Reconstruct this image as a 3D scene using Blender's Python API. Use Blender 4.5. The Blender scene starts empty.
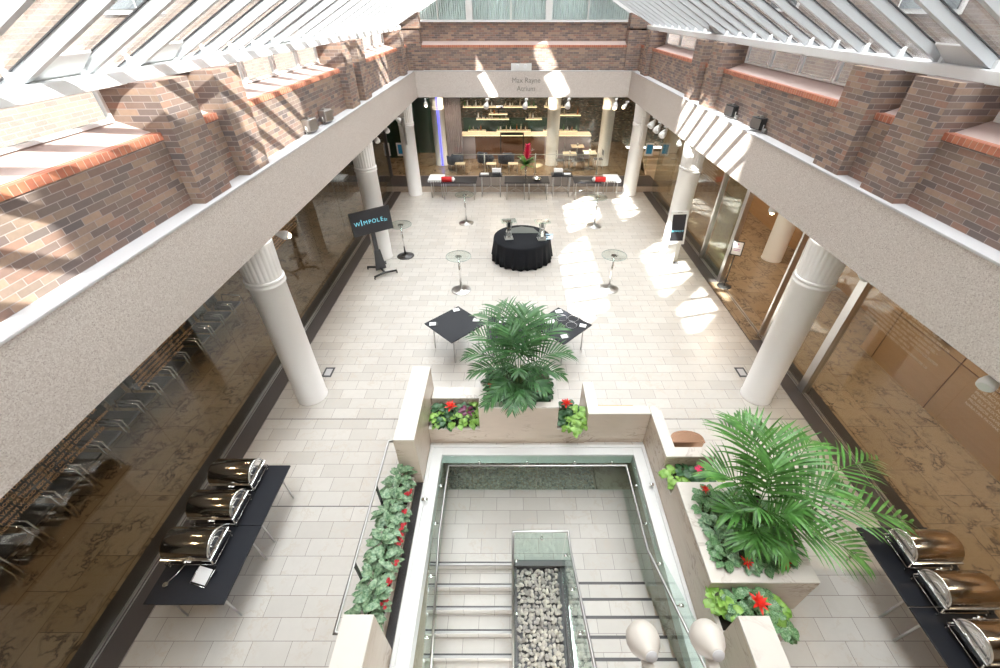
import bpy, bmesh, math, random
from mathutils import Vector, Matrix, Euler
PI = math.pi
R = math.radians
random.seed(7)
S = bpy.context.scene
C = S.collection

# ------------------------------------------------------------------ mesh helpers
class MB:
    def __init__(s): s.v = []; s.f = []; s.sm = []
    def add(s, vs, fs, smooth=False, M=None):
        n = len(s.v)
        for p in vs: s.v.append(tuple(M @ Vector(p)) if M is not None else tuple(p))
        for f in fs: s.f.append(tuple(n + i for i in f)); s.sm.append(smooth)
        return s
    def box(s, x0, x1, y0, y1, z0, z1, M=None):
        if x0 > x1: x0, x1 = x1, x0
        if y0 > y1: y0, y1 = y1, y0
        if z0 > z1: z0, z1 = z1, z0
        vs = [(x0,y0,z0),(x1,y0,z0),(x1,y1,z0),(x0,y1,z0),(x0,y0,z1),(x1,y0,z1),(x1,y1,z1),(x0,y1,z1)]
        return s.add(vs, [(0,3,2,1),(4,5,6,7),(0,1,5,4),(1,2,6,5),(2,3,7,6),(3,0,4,7)], False, M)
    def hexa(s, vs): return s.add(vs, [(0,3,2,1),(4,5,6,7),(0,1,5,4),(1,2,6,5),(2,3,7,6),(3,0,4,7)])
    def cyl(s, p0, p1, r0, r1=None, n=16, M=None):
        r1 = r0 if r1 is None else r1
        p0 = Vector(p0); p1 = Vector(p1); d = (p1-p0).normalized()
        a = d.orthogonal().normalized(); b = d.cross(a)
        vs = []
        for p, r in ((p0,r0),(p1,r1)):
            for i in range(n):
                t = 2*PI*i/n; vs.append(p + a*(r*math.cos(t)) + b*(r*math.sin(t)))
        k = len(s.v)
        s.add(vs, [(i,(i+1)%n,n+(i+1)%n,n+i) for i in range(n)], True, M)
        s.f.append(tuple(k+i for i in reversed(range(n)))); s.sm.append(False)
        s.f.append(tuple(k+n+i for i in range(n))); s.sm.append(False)
        return s
    def tube(s, pts, r, n=8):
        pts = [Vector(p) for p in pts]
        vs = []; m = len(pts); up = None
        for i, p in enumerate(pts):
            d = ((pts[i+1]-p).normalized() if i < m-1 else Vector()) + ((p-pts[i-1]).normalized() if i > 0 else Vector())
            d.normalize()
            if up is None: up = d.orthogonal().normalized()
            up = (up - d*up.dot(d)).normalized(); b = d.cross(up)
            k = 1.0
            if 0 < i < m-1:
                c_ = (pts[i+1]-p).normalized().dot(d); k = 1/max(c_, .5)
            for j in range(n):
                t = 2*PI*j/n; vs.append(p + (up*math.cos(t) + b*math.sin(t))*r*(1 if k == 1 else (1+k)/2))
        fs = [(i*n+j, i*n+(j+1)%n, (i+1)*n+(j+1)%n, (i+1)*n+j) for i in range(m-1) for j in range(n)]
        k0 = len(s.v); s.add(vs, fs, True)
        s.f.append(tuple(k0+i for i in reversed(range(n)))); s.sm.append(False)
        s.f.append(tuple(k0+(m-1)*n+i for i in range(n))); s.sm.append(False)
        return s
    def lathe(s, prof, c=(0,0,0), n=32, M=None, rf=None):
        vs = []
        for r, z in prof:
            for i in range(n):
                t = 2*PI*i/n; rr = r*(rf(t, z) if rf else 1)
                vs.append((c[0]+rr*math.cos(t), c[1]+rr*math.sin(t), c[2]+z))
        m = len(prof); k = len(s.v)
        s.add(vs, [(i*n+j, i*n+(j+1)%n, (i+1)*n+(j+1)%n, (i+1)*n+j) for i in range(m-1) for j in range(n)], True, M)
        cl = abs(prof[0][0]-prof[-1][0]) + abs(prof[0][1]-prof[-1][1]) < 1e-6
        if cl: return s
        if prof[0][0] > 1e-6: s.f.append(tuple(k+i for i in reversed(range(n)))); s.sm.append(False)
        if prof[-1][0] > 1e-6: s.f.append(tuple(k+(m-1)*n+i for i in range(n))); s.sm.append(False)
        return s
    def prism(s, poly, a0, a1, axis='z', M=None):
        n = len(poly)
        def P(u, v, a): return {'z': (u,v,a), 'y': (u,a,v), 'x': (a,u,v)}[axis]
        vs = [P(u,v,a0) for u,v in poly] + [P(u,v,a1) for u,v in poly]
        fs = [tuple(reversed(range(n))), tuple(range(n,2*n))] + [(i,(i+1)%n,n+(i+1)%n,n+i) for i in range(n)]
        return s.add(vs, fs, False, M)
    def ball(s, c, r, n=12, sc=(1,1,1), M=None):
        prof = [(r*math.sin(PI*i/n)+1e-7, -r*math.cos(PI*i/n)*sc[2]) for i in range(n+1)]
        return s.lathe(prof, c, n*2, M)

def obj(name, mb, m, parent=None, bevel=0, loc=None):
    if 'glass' in m.name or 'acrylic' in m.name: mb.sm = [False]*len(mb.sm)
    me = bpy.data.meshes.new(name)
    me.from_pydata(mb.v, [], mb.f); me.update()
    bm = bmesh.new(); bm.from_mesh(me); bmesh.ops.recalc_face_normals(bm, faces=bm.faces); bm.to_mesh(me); bm.free()
    me.polygons.foreach_set('use_smooth', mb.sm)
    me.materials.append(m)
    o = bpy.data.objects.new(name, me); C.objects.link(o)
    if parent: o.parent = parent
    if loc: o.location = loc
    if bevel:
        b = o.modifiers.new('bevel', 'BEVEL'); b.width = bevel; b.segments = 2; b.limit_method = 'ANGLE'; b.angle_limit = R(50)
    return o
def tag(o, label, cat, group=None, kind=None):
    o['label'] = label; o['category'] = cat
    if group: o['group'] = group
    if kind: o['kind'] = kind
    return o
def thing(name, label, cat, loc=(0,0,0), rz=0, group=None):
    o = bpy.data.objects.new(name, None); C.objects.link(o); o.empty_display_size = .1
    o.location = loc; o.rotation_euler = (0,0,rz)
    return tag(o, label, cat, group)
def struct(name, mb, m, bevel=0, label=None):
    o = obj(name, mb, m, None, bevel); o['kind'] = 'structure'
    if label: o['label'] = label
    return o
def dup(root, loc, rz=None, label=None, group=None, rot=None):
    def cp(o, par):
        c = o.copy(); C.objects.link(c); c.parent = par
        for ch in o.children: cp(ch, c)
        return c
    kids = list(root.children)
    r = root.copy(); C.objects.link(r)
    for ch in kids: cp(ch, r)
    r.location = loc
    if rz is not None: r.rotation_euler = (0,0,rz)
    if rot is not None: r.rotation_euler = rot
    if label: r['label'] = label
    if group: r['group'] = group
    return r
def text(name, s, size, m, parent, loc, rot, ext=.003, align='CENTER', sp=1.0):
    cu = bpy.data.curves.new(name, 'FONT'); cu.body = s; cu.size = size; cu.extrude = ext
    cu.align_x = align; cu.align_y = 'CENTER'; cu.space_character = sp
    cu.materials.append(m)
    o = bpy.data.objects.new(name, cu); C.objects.link(o); o.parent = parent
    bpy.context.view_layer.update()
    me = bpy.data.meshes.new_from_object(o.evaluated_get(bpy.context.evaluated_depsgraph_get()))
    bpy.data.objects.remove(o); bpy.data.curves.remove(cu)
    o = bpy.data.objects.new(name, me); C.objects.link(o); o.parent = parent
    o.location = loc; o.rotation_euler = rot
    return o

# ------------------------------------------------------------------ materials
def mat(name, col=(.8,.8,.8), rough=.5, metal=0, emit=None, es=1, spec=.5, coat=0, sheen=0):
    m = bpy.data.materials.new(name); m.use_nodes = True
    b = m.node_tree.nodes['Principled BSDF']
    b.inputs['Base Color'].default_value = (*col, 1); b.inputs['Roughness'].default_value = rough
    b.inputs['Metallic'].default_value = metal; b.inputs['Specular IOR Level'].default_value = spec
    b.inputs['Coat Weight'].default_value = coat
    if emit: b.inputs['Emission Color'].default_value = (*emit,1); b.inputs['Emission Strength'].default_value = es
    return m
class NT:
    def __init__(s, m): s.m = m; s.t = m.node_tree; s.b = s.t.nodes['Principled BSDF']
    def n(s, typ, **k):
        x = s.t.nodes.new(typ)
        for a, v in k.items():
            if a.startswith('i_'): x.inputs[int(a[2:])].default_value = v
            else: setattr(x, a, v)
        return x
    def l(s, a, b): s.t.links.new(a, b)
    def ramp(s, fac, stops, interp='LINEAR'):
        r = s.n('ShaderNodeValToRGB'); r.color_ramp.interpolation = interp
        e = r.color_ramp.elements
        while len(e) < len(stops): e.new(.5)
        for x, (p, c) in zip(e, stops): x.position = p; x.color = (*c, 1)
        s.l(fac, r.inputs[0]); return r.outputs[0]
    def mix(s, fac, a, b, mode='MIX'):
        x = s.n('ShaderNodeMix', data_type='RGBA', blend_type=mode)
        if isinstance(fac, float): x.inputs[0].default_value = fac
        else: s.l(fac, x.inputs[0])
        for i, c in ((6,a),(7,b)):
            if isinstance(c, tuple): x.inputs[i].default_value = (*c,1)
            else: s.l(c, x.inputs[i])
        return x.outputs[2]
    def math(s, op, a, b=0.0):
        x = s.n('ShaderNodeMath', operation=op)
        for i, c in ((0,a),(1,b)):
            if isinstance(c, (int,float)): x.inputs[i].default_value = c
            else: s.l(c, x.inputs[i])
        return x.outputs[0]
    def noise(s, vec, scale, detail=4, rough=.5, dist=0):
        x = s.n('ShaderNodeTexNoise'); x.inputs['Scale'].default_value = scale; x.inputs['Detail'].default_value = detail
        x.inputs['Roughness'].default_value = rough; x.inputs['Distortion'].default_value = dist
        if vec is not None: s.l(vec, x.inputs['Vector'])
        return x.outputs[0]
    def pos(s):
        return s.n('ShaderNodeNewGeometry').outputs['Position']
    def bump(s, h, st=.3, d=.01):
        x = s.n('ShaderNodeBump'); x.inputs['Strength'].default_value = st; x.inputs['Distance'].default_value = d
        s.l(h, x.inputs['Height']); s.l(x.outputs[0], s.b.inputs['Normal'])

def wall_uv(t):
    """world position -> (run along the wall, height)"""
    g = t.n('ShaderNodeNewGeometry'); p = t.n('ShaderNodeSeparateXYZ'); t.l(g.outputs['Position'], p.inputs[0])
    q = t.n('ShaderNodeSeparateXYZ'); t.l(g.outputs['True Normal'], q.inputs[0])
    st = t.math('GREATER_THAN', t.math('ABSOLUTE', q.outputs[0]), .5)
    u = t.math('ADD', t.math('MULTIPLY', p.outputs[1], st), t.math('MULTIPLY', p.outputs[0], t.math('SUBTRACT', 1.0, st)))
    c = t.n('ShaderNodeCombineXYZ'); t.l(u, c.inputs[0]); t.l(p.outputs[2], c.inputs[1])
    return c.outputs[0], g.outputs['Position']
def brick_mat(name, cols, bw=.225, bh=.070, mortar=(.34,.28,.26), ms=.0045, offset=.5, rough=.85):
    m = mat(name, rough=rough); t = NT(m)
    uv, pos = wall_uv(t)
    b = t.n('ShaderNodeTexBrick', offset=offset)
    t.l(uv, b.inputs['Vector'])
    b.inputs['Color1'].default_value = (0,0,0,1); b.inputs['Color2'].default_value = (1,1,1,1)
    b.inputs['Scale'].default_value = 1; b.inputs['Mortar Size'].default_value = ms; b.inputs['Mortar Smooth'].default_value = .1
    b.inputs['Brick Width'].default_value = bw; b.inputs['Row Height'].default_value = bh; b.inputs['Bias'].default_value = 0
    col = t.ramp(b.outputs['Color'], [((i+.0)/len(cols), c) for i, c in enumerate(cols)], 'LINEAR')
    nz = t.noise(pos, 22, 5, .6)
    col = t.mix(t.math('MULTIPLY', nz, .55), col, (.10,.075,.07))
    col = t.mix(t.math('MULTIPLY', t.noise(pos, 1.3, 3), .25), col, (.36,.30,.27))
    col = t.mix(b.outputs['Fac'], col, mortar)
    t.l(col, t.b.inputs['Base Color'])
    t.bump(t.math('ADD', t.math('MULTIPLY', b.outputs['Fac'], -1.0), t.math('MULTIPLY', nz, .4)), .6, .008)
    return m
def tile_mat(name, axes, bw, bh, cols, mortar, rough, vein=None, ms=.003, veinscale=2., spec=.5, offset=.5, vw=.04):
    m = mat(name, rough=rough, spec=spec); t = NT(m)
    pos = t.pos()
    if axes == 'wall': uv, pos = wall_uv(t)
    elif axes == 'yx':
        p = t.n('ShaderNodeSeparateXYZ'); t.l(pos, p.inputs[0]); c = t.n('ShaderNodeCombineXYZ')
        t.l(p.outputs[1], c.inputs[0]); t.l(p.outputs[0], c.inputs[1]); uv = c.outputs[0]
    else: uv = pos
    b = t.n('ShaderNodeTexBrick', offset=offset); t.l(uv, b.inputs['Vector'])
    b.inputs['Color1'].default_value = (0,0,0,1); b.inputs['Color2'].default_value = (1,1,1,1)
    b.inputs['Scale'].default_value = 1; b.inputs['Mortar Size'].default_value = ms; b.inputs['Mortar Smooth'].default_value = 0
    b.inputs['Brick Width'].default_value = bw; b.inputs['Row Height'].default_value = bh
    col = t.ramp(b.outputs['Color'], [(i/(len(cols)-1), c) for i, c in enumerate(cols)])
    nz = t.noise(pos, veinscale*2.2, 6, .6, .6)
    col = t.mix(t.math('MULTIPLY', nz, .35), col, tuple(x*.78 for x in cols[0]))
    if vein:
        # shift the vein pattern per tile
        off = t.n('ShaderNodeVectorMath', operation='ADD'); sc = t.n('ShaderNodeVectorMath', operation='SCALE'); sc.inputs[3].default_value = 6
        t.l(b.outputs['Color'], sc.inputs[0]); t.l(pos, off.inputs[0]); t.l(sc.outputs[0], off.inputs[1])
        w = t.noise(off.outputs[0], veinscale, 7, .62, .35)
        band = t.math('ABSOLUTE', t.math('SUBTRACT', w, .5))
        k = t.ramp(band, [(0,(1,1,1)),(vw,(0,0,0))])
        msk = t.ramp(t.noise(pos, veinscale*.7, 2), [(.42,(0,0,0)),(.6,(1,1,1))])
        col = t.mix(t.mix(1.0, k, msk, 'MULTIPLY'), col, vein)
    col = t.mix(b.outputs['Fac'], col, mortar)
    t.l(col, t.b.inputs['Base Color'])
    return m
def speckle_mat(name, a, b_, c_, rough=.8, scale=90):
    m = mat(name, rough=rough); t = NT(m); pos = t.pos()
    v = t.n('ShaderNodeTexVoronoi'); v.inputs['Scale'].default_value = scale; t.l(pos, v.inputs['Vector'])
    s = t.n('ShaderNodeSeparateColor'); t.l(v.outputs['Color'], s.inputs[0])
    col = t.ramp(s.outputs[0], [(0,c_),(.22,a),(.6,a),(.75,b_)])
    col = t.mix(t.math('MULTIPLY', t.noise(pos, 1.5, 4), .3), col, tuple(x*.86 for x in a))
    t.l(col, t.b.inputs['Base Color']); t.bump(s.outputs[0], .15, .003)
    return m
def vein_mat(name, base, dark, rough=.25, scale=1.6, w=.03):
    m = mat(name, base, rough=rough); t = NT(m); pos = t.pos()
    mp = t.n('ShaderNodeMapping'); mp.inputs['Rotation'].default_value = (.5,.9,.35); mp.inputs['Scale'].default_value = (1,1,3.2); t.l(pos, mp.inputs[0])
    w_ = t.noise(mp.outputs[0], scale, 7, .6, 1.0)
    k = t.ramp(t.math('ABSOLUTE', t.math('SUBTRACT', w_, .5)), [(0,(1,1,1)),(w,(0,0,0))])
    col = t.mix(t.math('MULTIPLY', t.noise(mp.outputs[0], scale*2.5, 5), .55), base, tuple(x*.80 for x in base))
    msk = t.ramp(t.noise(pos, 1.1, 2), [(.45,(0,0,0)),(.62,(.8,.8,.8))])
    col = t.mix(t.mix(1.0, k, msk, 'MULTIPLY'), col, dark)
    t.l(col, t.b.inputs['Base Color'])
    return m
def glass_mat(name, tint=(.93,.98,.96), refl=1.0, rough=.0, extra=0.0):
    m = bpy.data.materials.new(name); m.use_nodes = True; t = m.node_tree; t.nodes.clear()
    o = t.nodes.new('ShaderNodeOutputMaterial'); tr = t.nodes.new('ShaderNodeBsdfTransparent'); gl = t.nodes.new('ShaderNodeBsdfGlossy')
    tr.inputs[0].default_value = (*tint,1); gl.inputs['Roughness'].default_value = rough; gl.inputs['Color'].default_value = (1,1,1,1)
    ge = t.nodes.new('ShaderNodeNewGeometry'); dt = t.nodes.new('ShaderNodeVectorMath'); dt.operation = 'DOT_PRODUCT'
    t.links.new(ge.outputs['Normal'], dt.inputs[0]); t.links.new(ge.outputs['Incoming'], dt.inputs[1])
    def mth(op, a, b=0.0, c=0.0):
        x = t.nodes.new('ShaderNodeMath'); x.operation = op
        for i_, q in enumerate((a, b, c)):
            if isinstance(q, (int, float)): x.inputs[i_].default_value = q
            else: t.links.new(q, x.inputs[i_])
        return x
    lw = mth('MULTIPLY_ADD', mth('POWER', mth('SUBTRACT', 1.0, mth('ABSOLUTE', dt.outputs['Value']).outputs[0]).outputs[0], 5.0).outputs[0], .96, .04)
    mu = t.nodes.new('ShaderNodeMath'); mu.operation = 'MULTIPLY_ADD'; mu.inputs[1].default_value = refl; mu.inputs[2].default_value = extra; mu.use_clamp = True
    mx = t.nodes.new('ShaderNodeMixShader')
    t.links.new(lw.outputs[0], mu.inputs[0]); t.links.new(mu.outputs[0], mx.inputs[0]); t.links.new(tr.outputs[0], mx.inputs[1])
    t.links.new(gl.outputs[0], mx.inputs[2]); t.links.new(mx.outputs[0], o.inputs[0])
    return m
def leaf_mat(name, a, b_, scale=9, rough=.4):
    m = mat(name, a, rough=rough); t = NT(m)
    oi = t.pos()
    col = t.mix(t.ramp(t.noise(oi, scale, 3), [(.35,(0,0,0)),(.65,(1,1,1))]), a, b_)
    t.l(col, t.b.inputs['Base Color'])
    t.b.inputs['Subsurface Weight'].default_value = 0
    return m

M = {}
M['brick'] = brick_mat('brown_brick', [(.10,.085,.09),(.27,.17,.13),(.15,.115,.11),(.36,.25,.17),(.12,.10,.10),(.40,.20,.13),(.22,.16,.13),(.44,.29,.20)])
M['brickout'] = brick_mat('outer_brick', [(.12,.09,.07),(.19,.13,.10),(.24,.17,.12),(.16,.11,.09)], mortar=(.26,.23,.20))
M['orange'] = brick_mat('orange_brick_edge', [(.62,.17,.07),(.72,.24,.11),(.55,.14,.06)], bw=.078, bh=1.0, mortar=(.5,.36,.28), ms=.004, offset=0)
M['render'] = mat('pink_render', (.56,.44,.41), .8)
M['beam'] = speckle_mat('pebbled_concrete', (.55,.49,.45), (.65,.60,.56), (.38,.32,.29))
M['coping'] = mat('grey_coping', (.50,.49,.50), .6)
M['floor'] = tile_mat('limestone_floor', 'xy', .52, .272, [(.49,.455,.415),(.585,.55,.51),(.53,.495,.455)], (.23,.20,.18), .30, vein=(.50,.44,.38), ms=.0035, veinscale=3, vw=.025)
M['brownfloor'] = tile_mat('brown_marble_floor', 'yx', 1.0, .62, [(.27,.19,.115),(.36,.27,.18),(.31,.23,.15)], (.10,.07,.05), .14, vein=(.07,.055,.045), ms=.004, veinscale=3.6, vw=.045)
M['granite'] = mat('dark_granite', (.045,.04,.04), .3)
M['granite2'] = mat('dark_grey_sill', (.085,.075,.075), .35)
M['marble'] = vein_mat('veined_marble', (.60,.495,.405), (.25,.18,.14))
M['marbletop'] = vein_mat('marble_coping', (.70,.65,.59), (.45,.38,.33), scale=1.2, w=.02)
M['white'] = mat('white_paint', (.72,.72,.71), .45)
M['column'] = mat('column_white', (.86,.84,.82), .4)
M['lampbody'] = mat('lamp_stone_white', (.55,.51,.46), .5)
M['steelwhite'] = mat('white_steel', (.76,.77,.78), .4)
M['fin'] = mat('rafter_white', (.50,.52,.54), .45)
M['ceil'] = mat('ceiling_white', (.62,.60,.57), .7)
M['chrome'] = mat('chrome', (.86,.85,.84), .12, 1)
M['steel'] = mat('brushed_steel', (.60,.59,.58), .3, 1)
M['lid'] = mat('polished_lid', (.56,.52,.48), .13, 1)
M['railsteel'] = mat('rail_steel', (.40,.39,.38), .28, 1)
M['nosing'] = mat('nosing_steel', (.30,.29,.28), .45, 1)
M['black'] = mat('black_laminate', (.016,.017,.022), .5, spec=.25)
M['blackmetal'] = mat('black_metal', (.02,.02,.02), .4)
M['blackcloth'] = mat('black_cloth', (.010,.011,.014), .8, spec=.2)
M['darkgrey'] = mat('dark_grey', (.06,.06,.065), .5)
M['leather'] = mat('black_leather', (.02,.022,.025), .35)
M['navy'] = mat('navy_fabric', (.03,.04,.07), .7)
M['paper'] = mat('paper_white', (.82,.82,.82), .6)
M['cloth'] = mat('white_cloth', (.80,.80,.80), .8)
M['red'] = mat('red_cloth', (.62,.02,.02), .6)
M['wood'] = None
def wood_mat(name, a, b_, rough=.35, sc=(1,14,1)):
    m = mat(name, a, rough); t = NT(m); pos = t.pos()
    mp = t.n('ShaderNodeMapping'); mp.inputs['Scale'].default_value = sc; t.l(pos, mp.inputs[0])
    t.l(t.mix(t.noise(mp.outputs[0], 2, 5), a, b_), t.b.inputs['Base Color']); return m
M['wood'] = wood_mat('oak_panel', (.40,.235,.11), (.52,.32,.17), sc=(6,.8,6))
M['walnut'] = wood_mat('walnut_front', (.10,.045,.02), (.20,.09,.04), sc=(8,8,1))
M['darkwall'] = mat('charcoal_wall', (.055,.055,.06), .6)
M['soil'] = mat('dark_soil', (.03,.022,.016), .95)
M['curtain'] = mat('pale_curtain', (.80,.84,.83), .8)
M['bluepost'] = mat('blue_print', (.03,.30,.62), .5)
M['glass'] = glass_mat('clear_glass', (.94,.975,.96), 1.0)
M['shopglass'] = glass_mat('shopfront_glass', (.88,.90,.88), .9, 0, .0)
M['farglass'] = glass_mat('far_glass', (.92,.94,.92), .8, 0, .0)
M['roofglass'] = glass_mat('roof_glass', (.93,.96,.96), .6)
M['greenglass'] = glass_mat('green_glass', (.88,.955,.925), .8)
M['crystal'] = glass_mat('acrylic', (.85,.88,.88), 2.0, .02, .12)
M['winglass'] = mat('window_pane_dark', (.10,.11,.12), .05, 0, spec=.9)
M['palm'] = leaf_mat('palm_green', (.035,.11,.035), (.075,.19,.06))
M['palmr'] = leaf_mat('bright_palm_green', (.045,.15,.025), (.11,.28,.06))
M['darkleaf'] = leaf_mat('dark_leaf', (.02,.075,.022), (.05,.14,.05), 14)
M['limeleaf'] = leaf_mat('lime_leaf', (.15,.32,.04), (.27,.45,.10), 12)
M['silver'] = leaf_mat('silver_green_leaf', (.07,.17,.08), (.30,.42,.26), 30)
M['netleaf'] = leaf_mat('netted_leaf', (.04,.15,.04), (.24,.38,.20), 60)
M['purple'] = leaf_mat('purple_leaf', (.07,.01,.03), (.20,.03,.09), 20)
M['redflower'] = mat('red_bract', (.72,.035,.02), .45)
M['deepred'] = mat('deep_red_petal', (.38,.008,.015), .6)
M['pink'] = mat('pink_flower', (.75,.02,.13), .5)
M['stem'] = mat('stem_green', (.10,.16,.05), .6)
M['husk'] = mat('palm_husk', (.12,.09,.05), .8)
M['gold'] = mat('gold_vinyl', (.62,.36,.17), .5)
M['creamvinyl'] = mat('cream_vinyl', (.66,.58,.47), .5)
M['lamp'] = mat('lamp_glow', (1,.9,.7), .5, emit=(1,.80,.52), es=14)
M['cyan'] = mat('screen_cyan', (.1,.5,.6), .5, emit=(.30,.68,.85), es=.6)
M['screen'] = mat('screen_black', (.018,.018,.020), .25, emit=(.03,.03,.033), es=.6)
M['bluelight'] = mat('blue_strip', (.1,.1,.9), .5, emit=(.12,.12,1), es=2.2)
M['copper'] = mat('copper_lit_steel', (.72,.46,.32), .22, 1)  # coppery light on the steel bin, put into its base colour
M['mosaic'] = tile_mat('bronze_mosaic', 'wall', .12, .06, [(.06,.07,.055),(.20,.15,.10),(.36,.27,.18),(.08,.13,.10),(.62,.52,.40)], (.02,.02,.02), .3, ms=.008)
M['greenwall'] = mat('dark_green_wall', (.025,.07,.05), .3)
M['cream'] = mat('cream_shelf', (.72,.62,.47), .5)
M['shelflight'] = mat('shelf_light', (.9,.75,.5), .5, emit=(1,.78,.5), es=1.6)
M['mauve'] = mat('mauve_curtain', (.38,.33,.36), .8)
M['pebble'] = None
m = mat('grey_pebble', (.4,.38,.36), .7); t = NT(m); g = t.n('ShaderNodeNewGeometry')
t.l(t.ramp(g.outputs['Random Per Island'], [(0,(.34,.31,.29)),(.35,(.52,.48,.44)),(.7,(.62,.57,.51)),(1,(.74,.68,.60))]), t.b.inputs['Base Color']); M['pebble'] = m
m = mat('patterned_black', (.02,.02,.03), .5); M['slat'] = m

# ------------------------------------------------------------------ main dimensions
BX = 4.47      # inner face of the side beams
GX = 5.85      # shopfront glass
FX = 5.47      # edge of the pale floor
BZ0, BZ1 = 3.58, 4.55
FY = 20.3      # inner face of the far beam
WX, WY = 2.03, 5.04   # stairwell opening
SY = 19.0      # step up at the far end

# --- floors
f = MB()
f.box(-FX, -WX, -1.2, SY, -.3, 0); f.box(WX, FX, -1.2, SY, -.3, 0); f.box(-WX, WX, WY, SY, -.3, 0)
f.box(.45, WX, -1.2, 1.15, -.3, 0)
struct('floor', f, M['floor'])
for i, (y) in enumerate((3.8, 5.69, 12.6)):
    j = MB()
    for (a, b) in ([(-FX, -2.45), (3.5, FX)] if i == 0 else [(-FX,-2.4),(2.3,FX)] if i == 1 else [(-FX,FX)]): j.box(a, b, y-.006, y+.006, 0, .0015)
    struct('trim_%d' % (i+1), j, M['darkgrey'])
f = MB(); f.box(-10.2, -6.12, -1.2, 26.5, -.3, 0); struct('floor_left_room', f, M['brownfloor'])
f = MB(); f.box(6.12, 10.2, -1.2, 26.5, -.3, 0); struct('floor_right_room', f, M['brownfloor'])
for s, nm in ((-1,'left'), (1,'right')):
    f = MB(); f.box(s*FX, s*(GX-.02), -1.2, SY, -.3, .012); struct('trim_granite_' + nm, f, M['granite2'])
    f = MB(); f.box(s*(GX+.02), s*6.12, -1.2, SY, -.3, .012); struct('trim_sill_' + nm, f, M['granite'])
    f = MB(); f.box(s*(GX-.02), s*(GX+.02), -1.2, SY, -.3, .03)
    f.box(s*(GX-.06), s*(GX-.045), -1.2, SY, 0, .022)
    struct('trim_channel_' + nm, f, M['steel'])
f = MB(); f.box(-6.12, 6.12, SY, 20.6, -.3, .25); struct('floor_step', f, M['marble'])
f = MB(); f.box(-6.12, 6.12, SY-.01, 20.45, .25, .275); struct('trim_step_edge', f, M['granite2'])
f = MB(); f.box(-6.12, 6.12, 20.6, 27, -.3, .26); struct('floor_bar_room', f, M['brownfloor'])

# --- side and far beams, ceilings behind them
for s, nm in ((-1,'left'), (1,'right')):
    b = MB(); b.box(s*BX, s*(BX+.35), -.3, FY+.35, BZ0, BZ1-.03); struct('wall_beam_' + nm, b, M['beam'])
    b = MB(); b.box(s*(BX-.012), s*4.78, -.3, FY+.2, BZ1-.03, BZ1); struct('trim_coping_' + nm, b, M['coping'], .006)
    b = MB(); b.box(s*(BX+.35), s*10.3, -1.2, 27, BZ0, BZ0+.2); struct('ceiling_' + nm, b, M['ceil'])
b = MB(); b.box(-BX, BX, FY, FY+.35, BZ0, BZ1-.03); struct('wall_beam_far', b, M['beam'])
b = MB(); b.box(-BX, BX, FY-.012, FY+.3, BZ1-.03, BZ1); struct('trim_coping_far', b, M['coping'], .006)
b = MB(); b.box(-BX-.35, BX+.35, FY+.35, 27, BZ0, BZ0+.2); struct('ceiling_far', b, M['ceil'])
b = MB(); b.box(-BX, BX, .10, .45, BZ0, BZ1-.03); struct('wall_beam_near', b, M['beam'])
b = MB(); b.box(-BX, BX, -1.2, .10, BZ0, BZ0+.2); struct('ceiling_near', b, M['ceil'])
b = MB(); b.box(-10.2, 10.2, -1.4, -1.2, -.3, 8.6); struct('wall_near', b, M['white'])

# --- columns
def column(x, y, label, z0=0):
    t = thing('column', label, 'column', (x, y, z0), 0, None); t['kind'] = 'structure'
    h = BZ0 - z0
    mb = MB(); prof = [(.31,0),(.31,.02),(.30,.03),(.30,h-.78),(.325,h-.765),(.325,h-.735),(.302,h-.72),(.302,h-.70),(.325,h-.685),(.325,h-.655),(.30,h-.64)]
    mb.lathe(prof, n=48); obj('column_shaft', mb, M['column'], t)
    mb = MB(); mb.lathe([(.30,h-.645),(.30,h-.62),(.305,h-.58),(.325,h-.08),(.33,h-.02),(.33,h)], n=144, rf=lambda a, z: 1-.05*max(0, math.cos(a*24))*(1 if h-.6 < z < h-.05 else 0))
    obj('fluted_capital', mb, M['column'], t)
    return t
column(-4.77, 6.36, 'white round column with fluted top nearest the left chafing dishes')
column(4.77, 6.36, 'white round column with fluted top between open doorway and palm planter')
column(-4.77, 12.75, 'white round column directly behind the black display screen')
column(4.77, 12.75, 'white round column directly behind the white kiosk tablet')
cfl = column(-4.77, 18.75, 'white round column at far left corner beside the white table')
cfr = column(4.77, 18.75, 'white round column at far right corner beside the red roll')
column(8.15, 12.6, 'white round column standing inside the wood-panelled reception')
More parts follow.
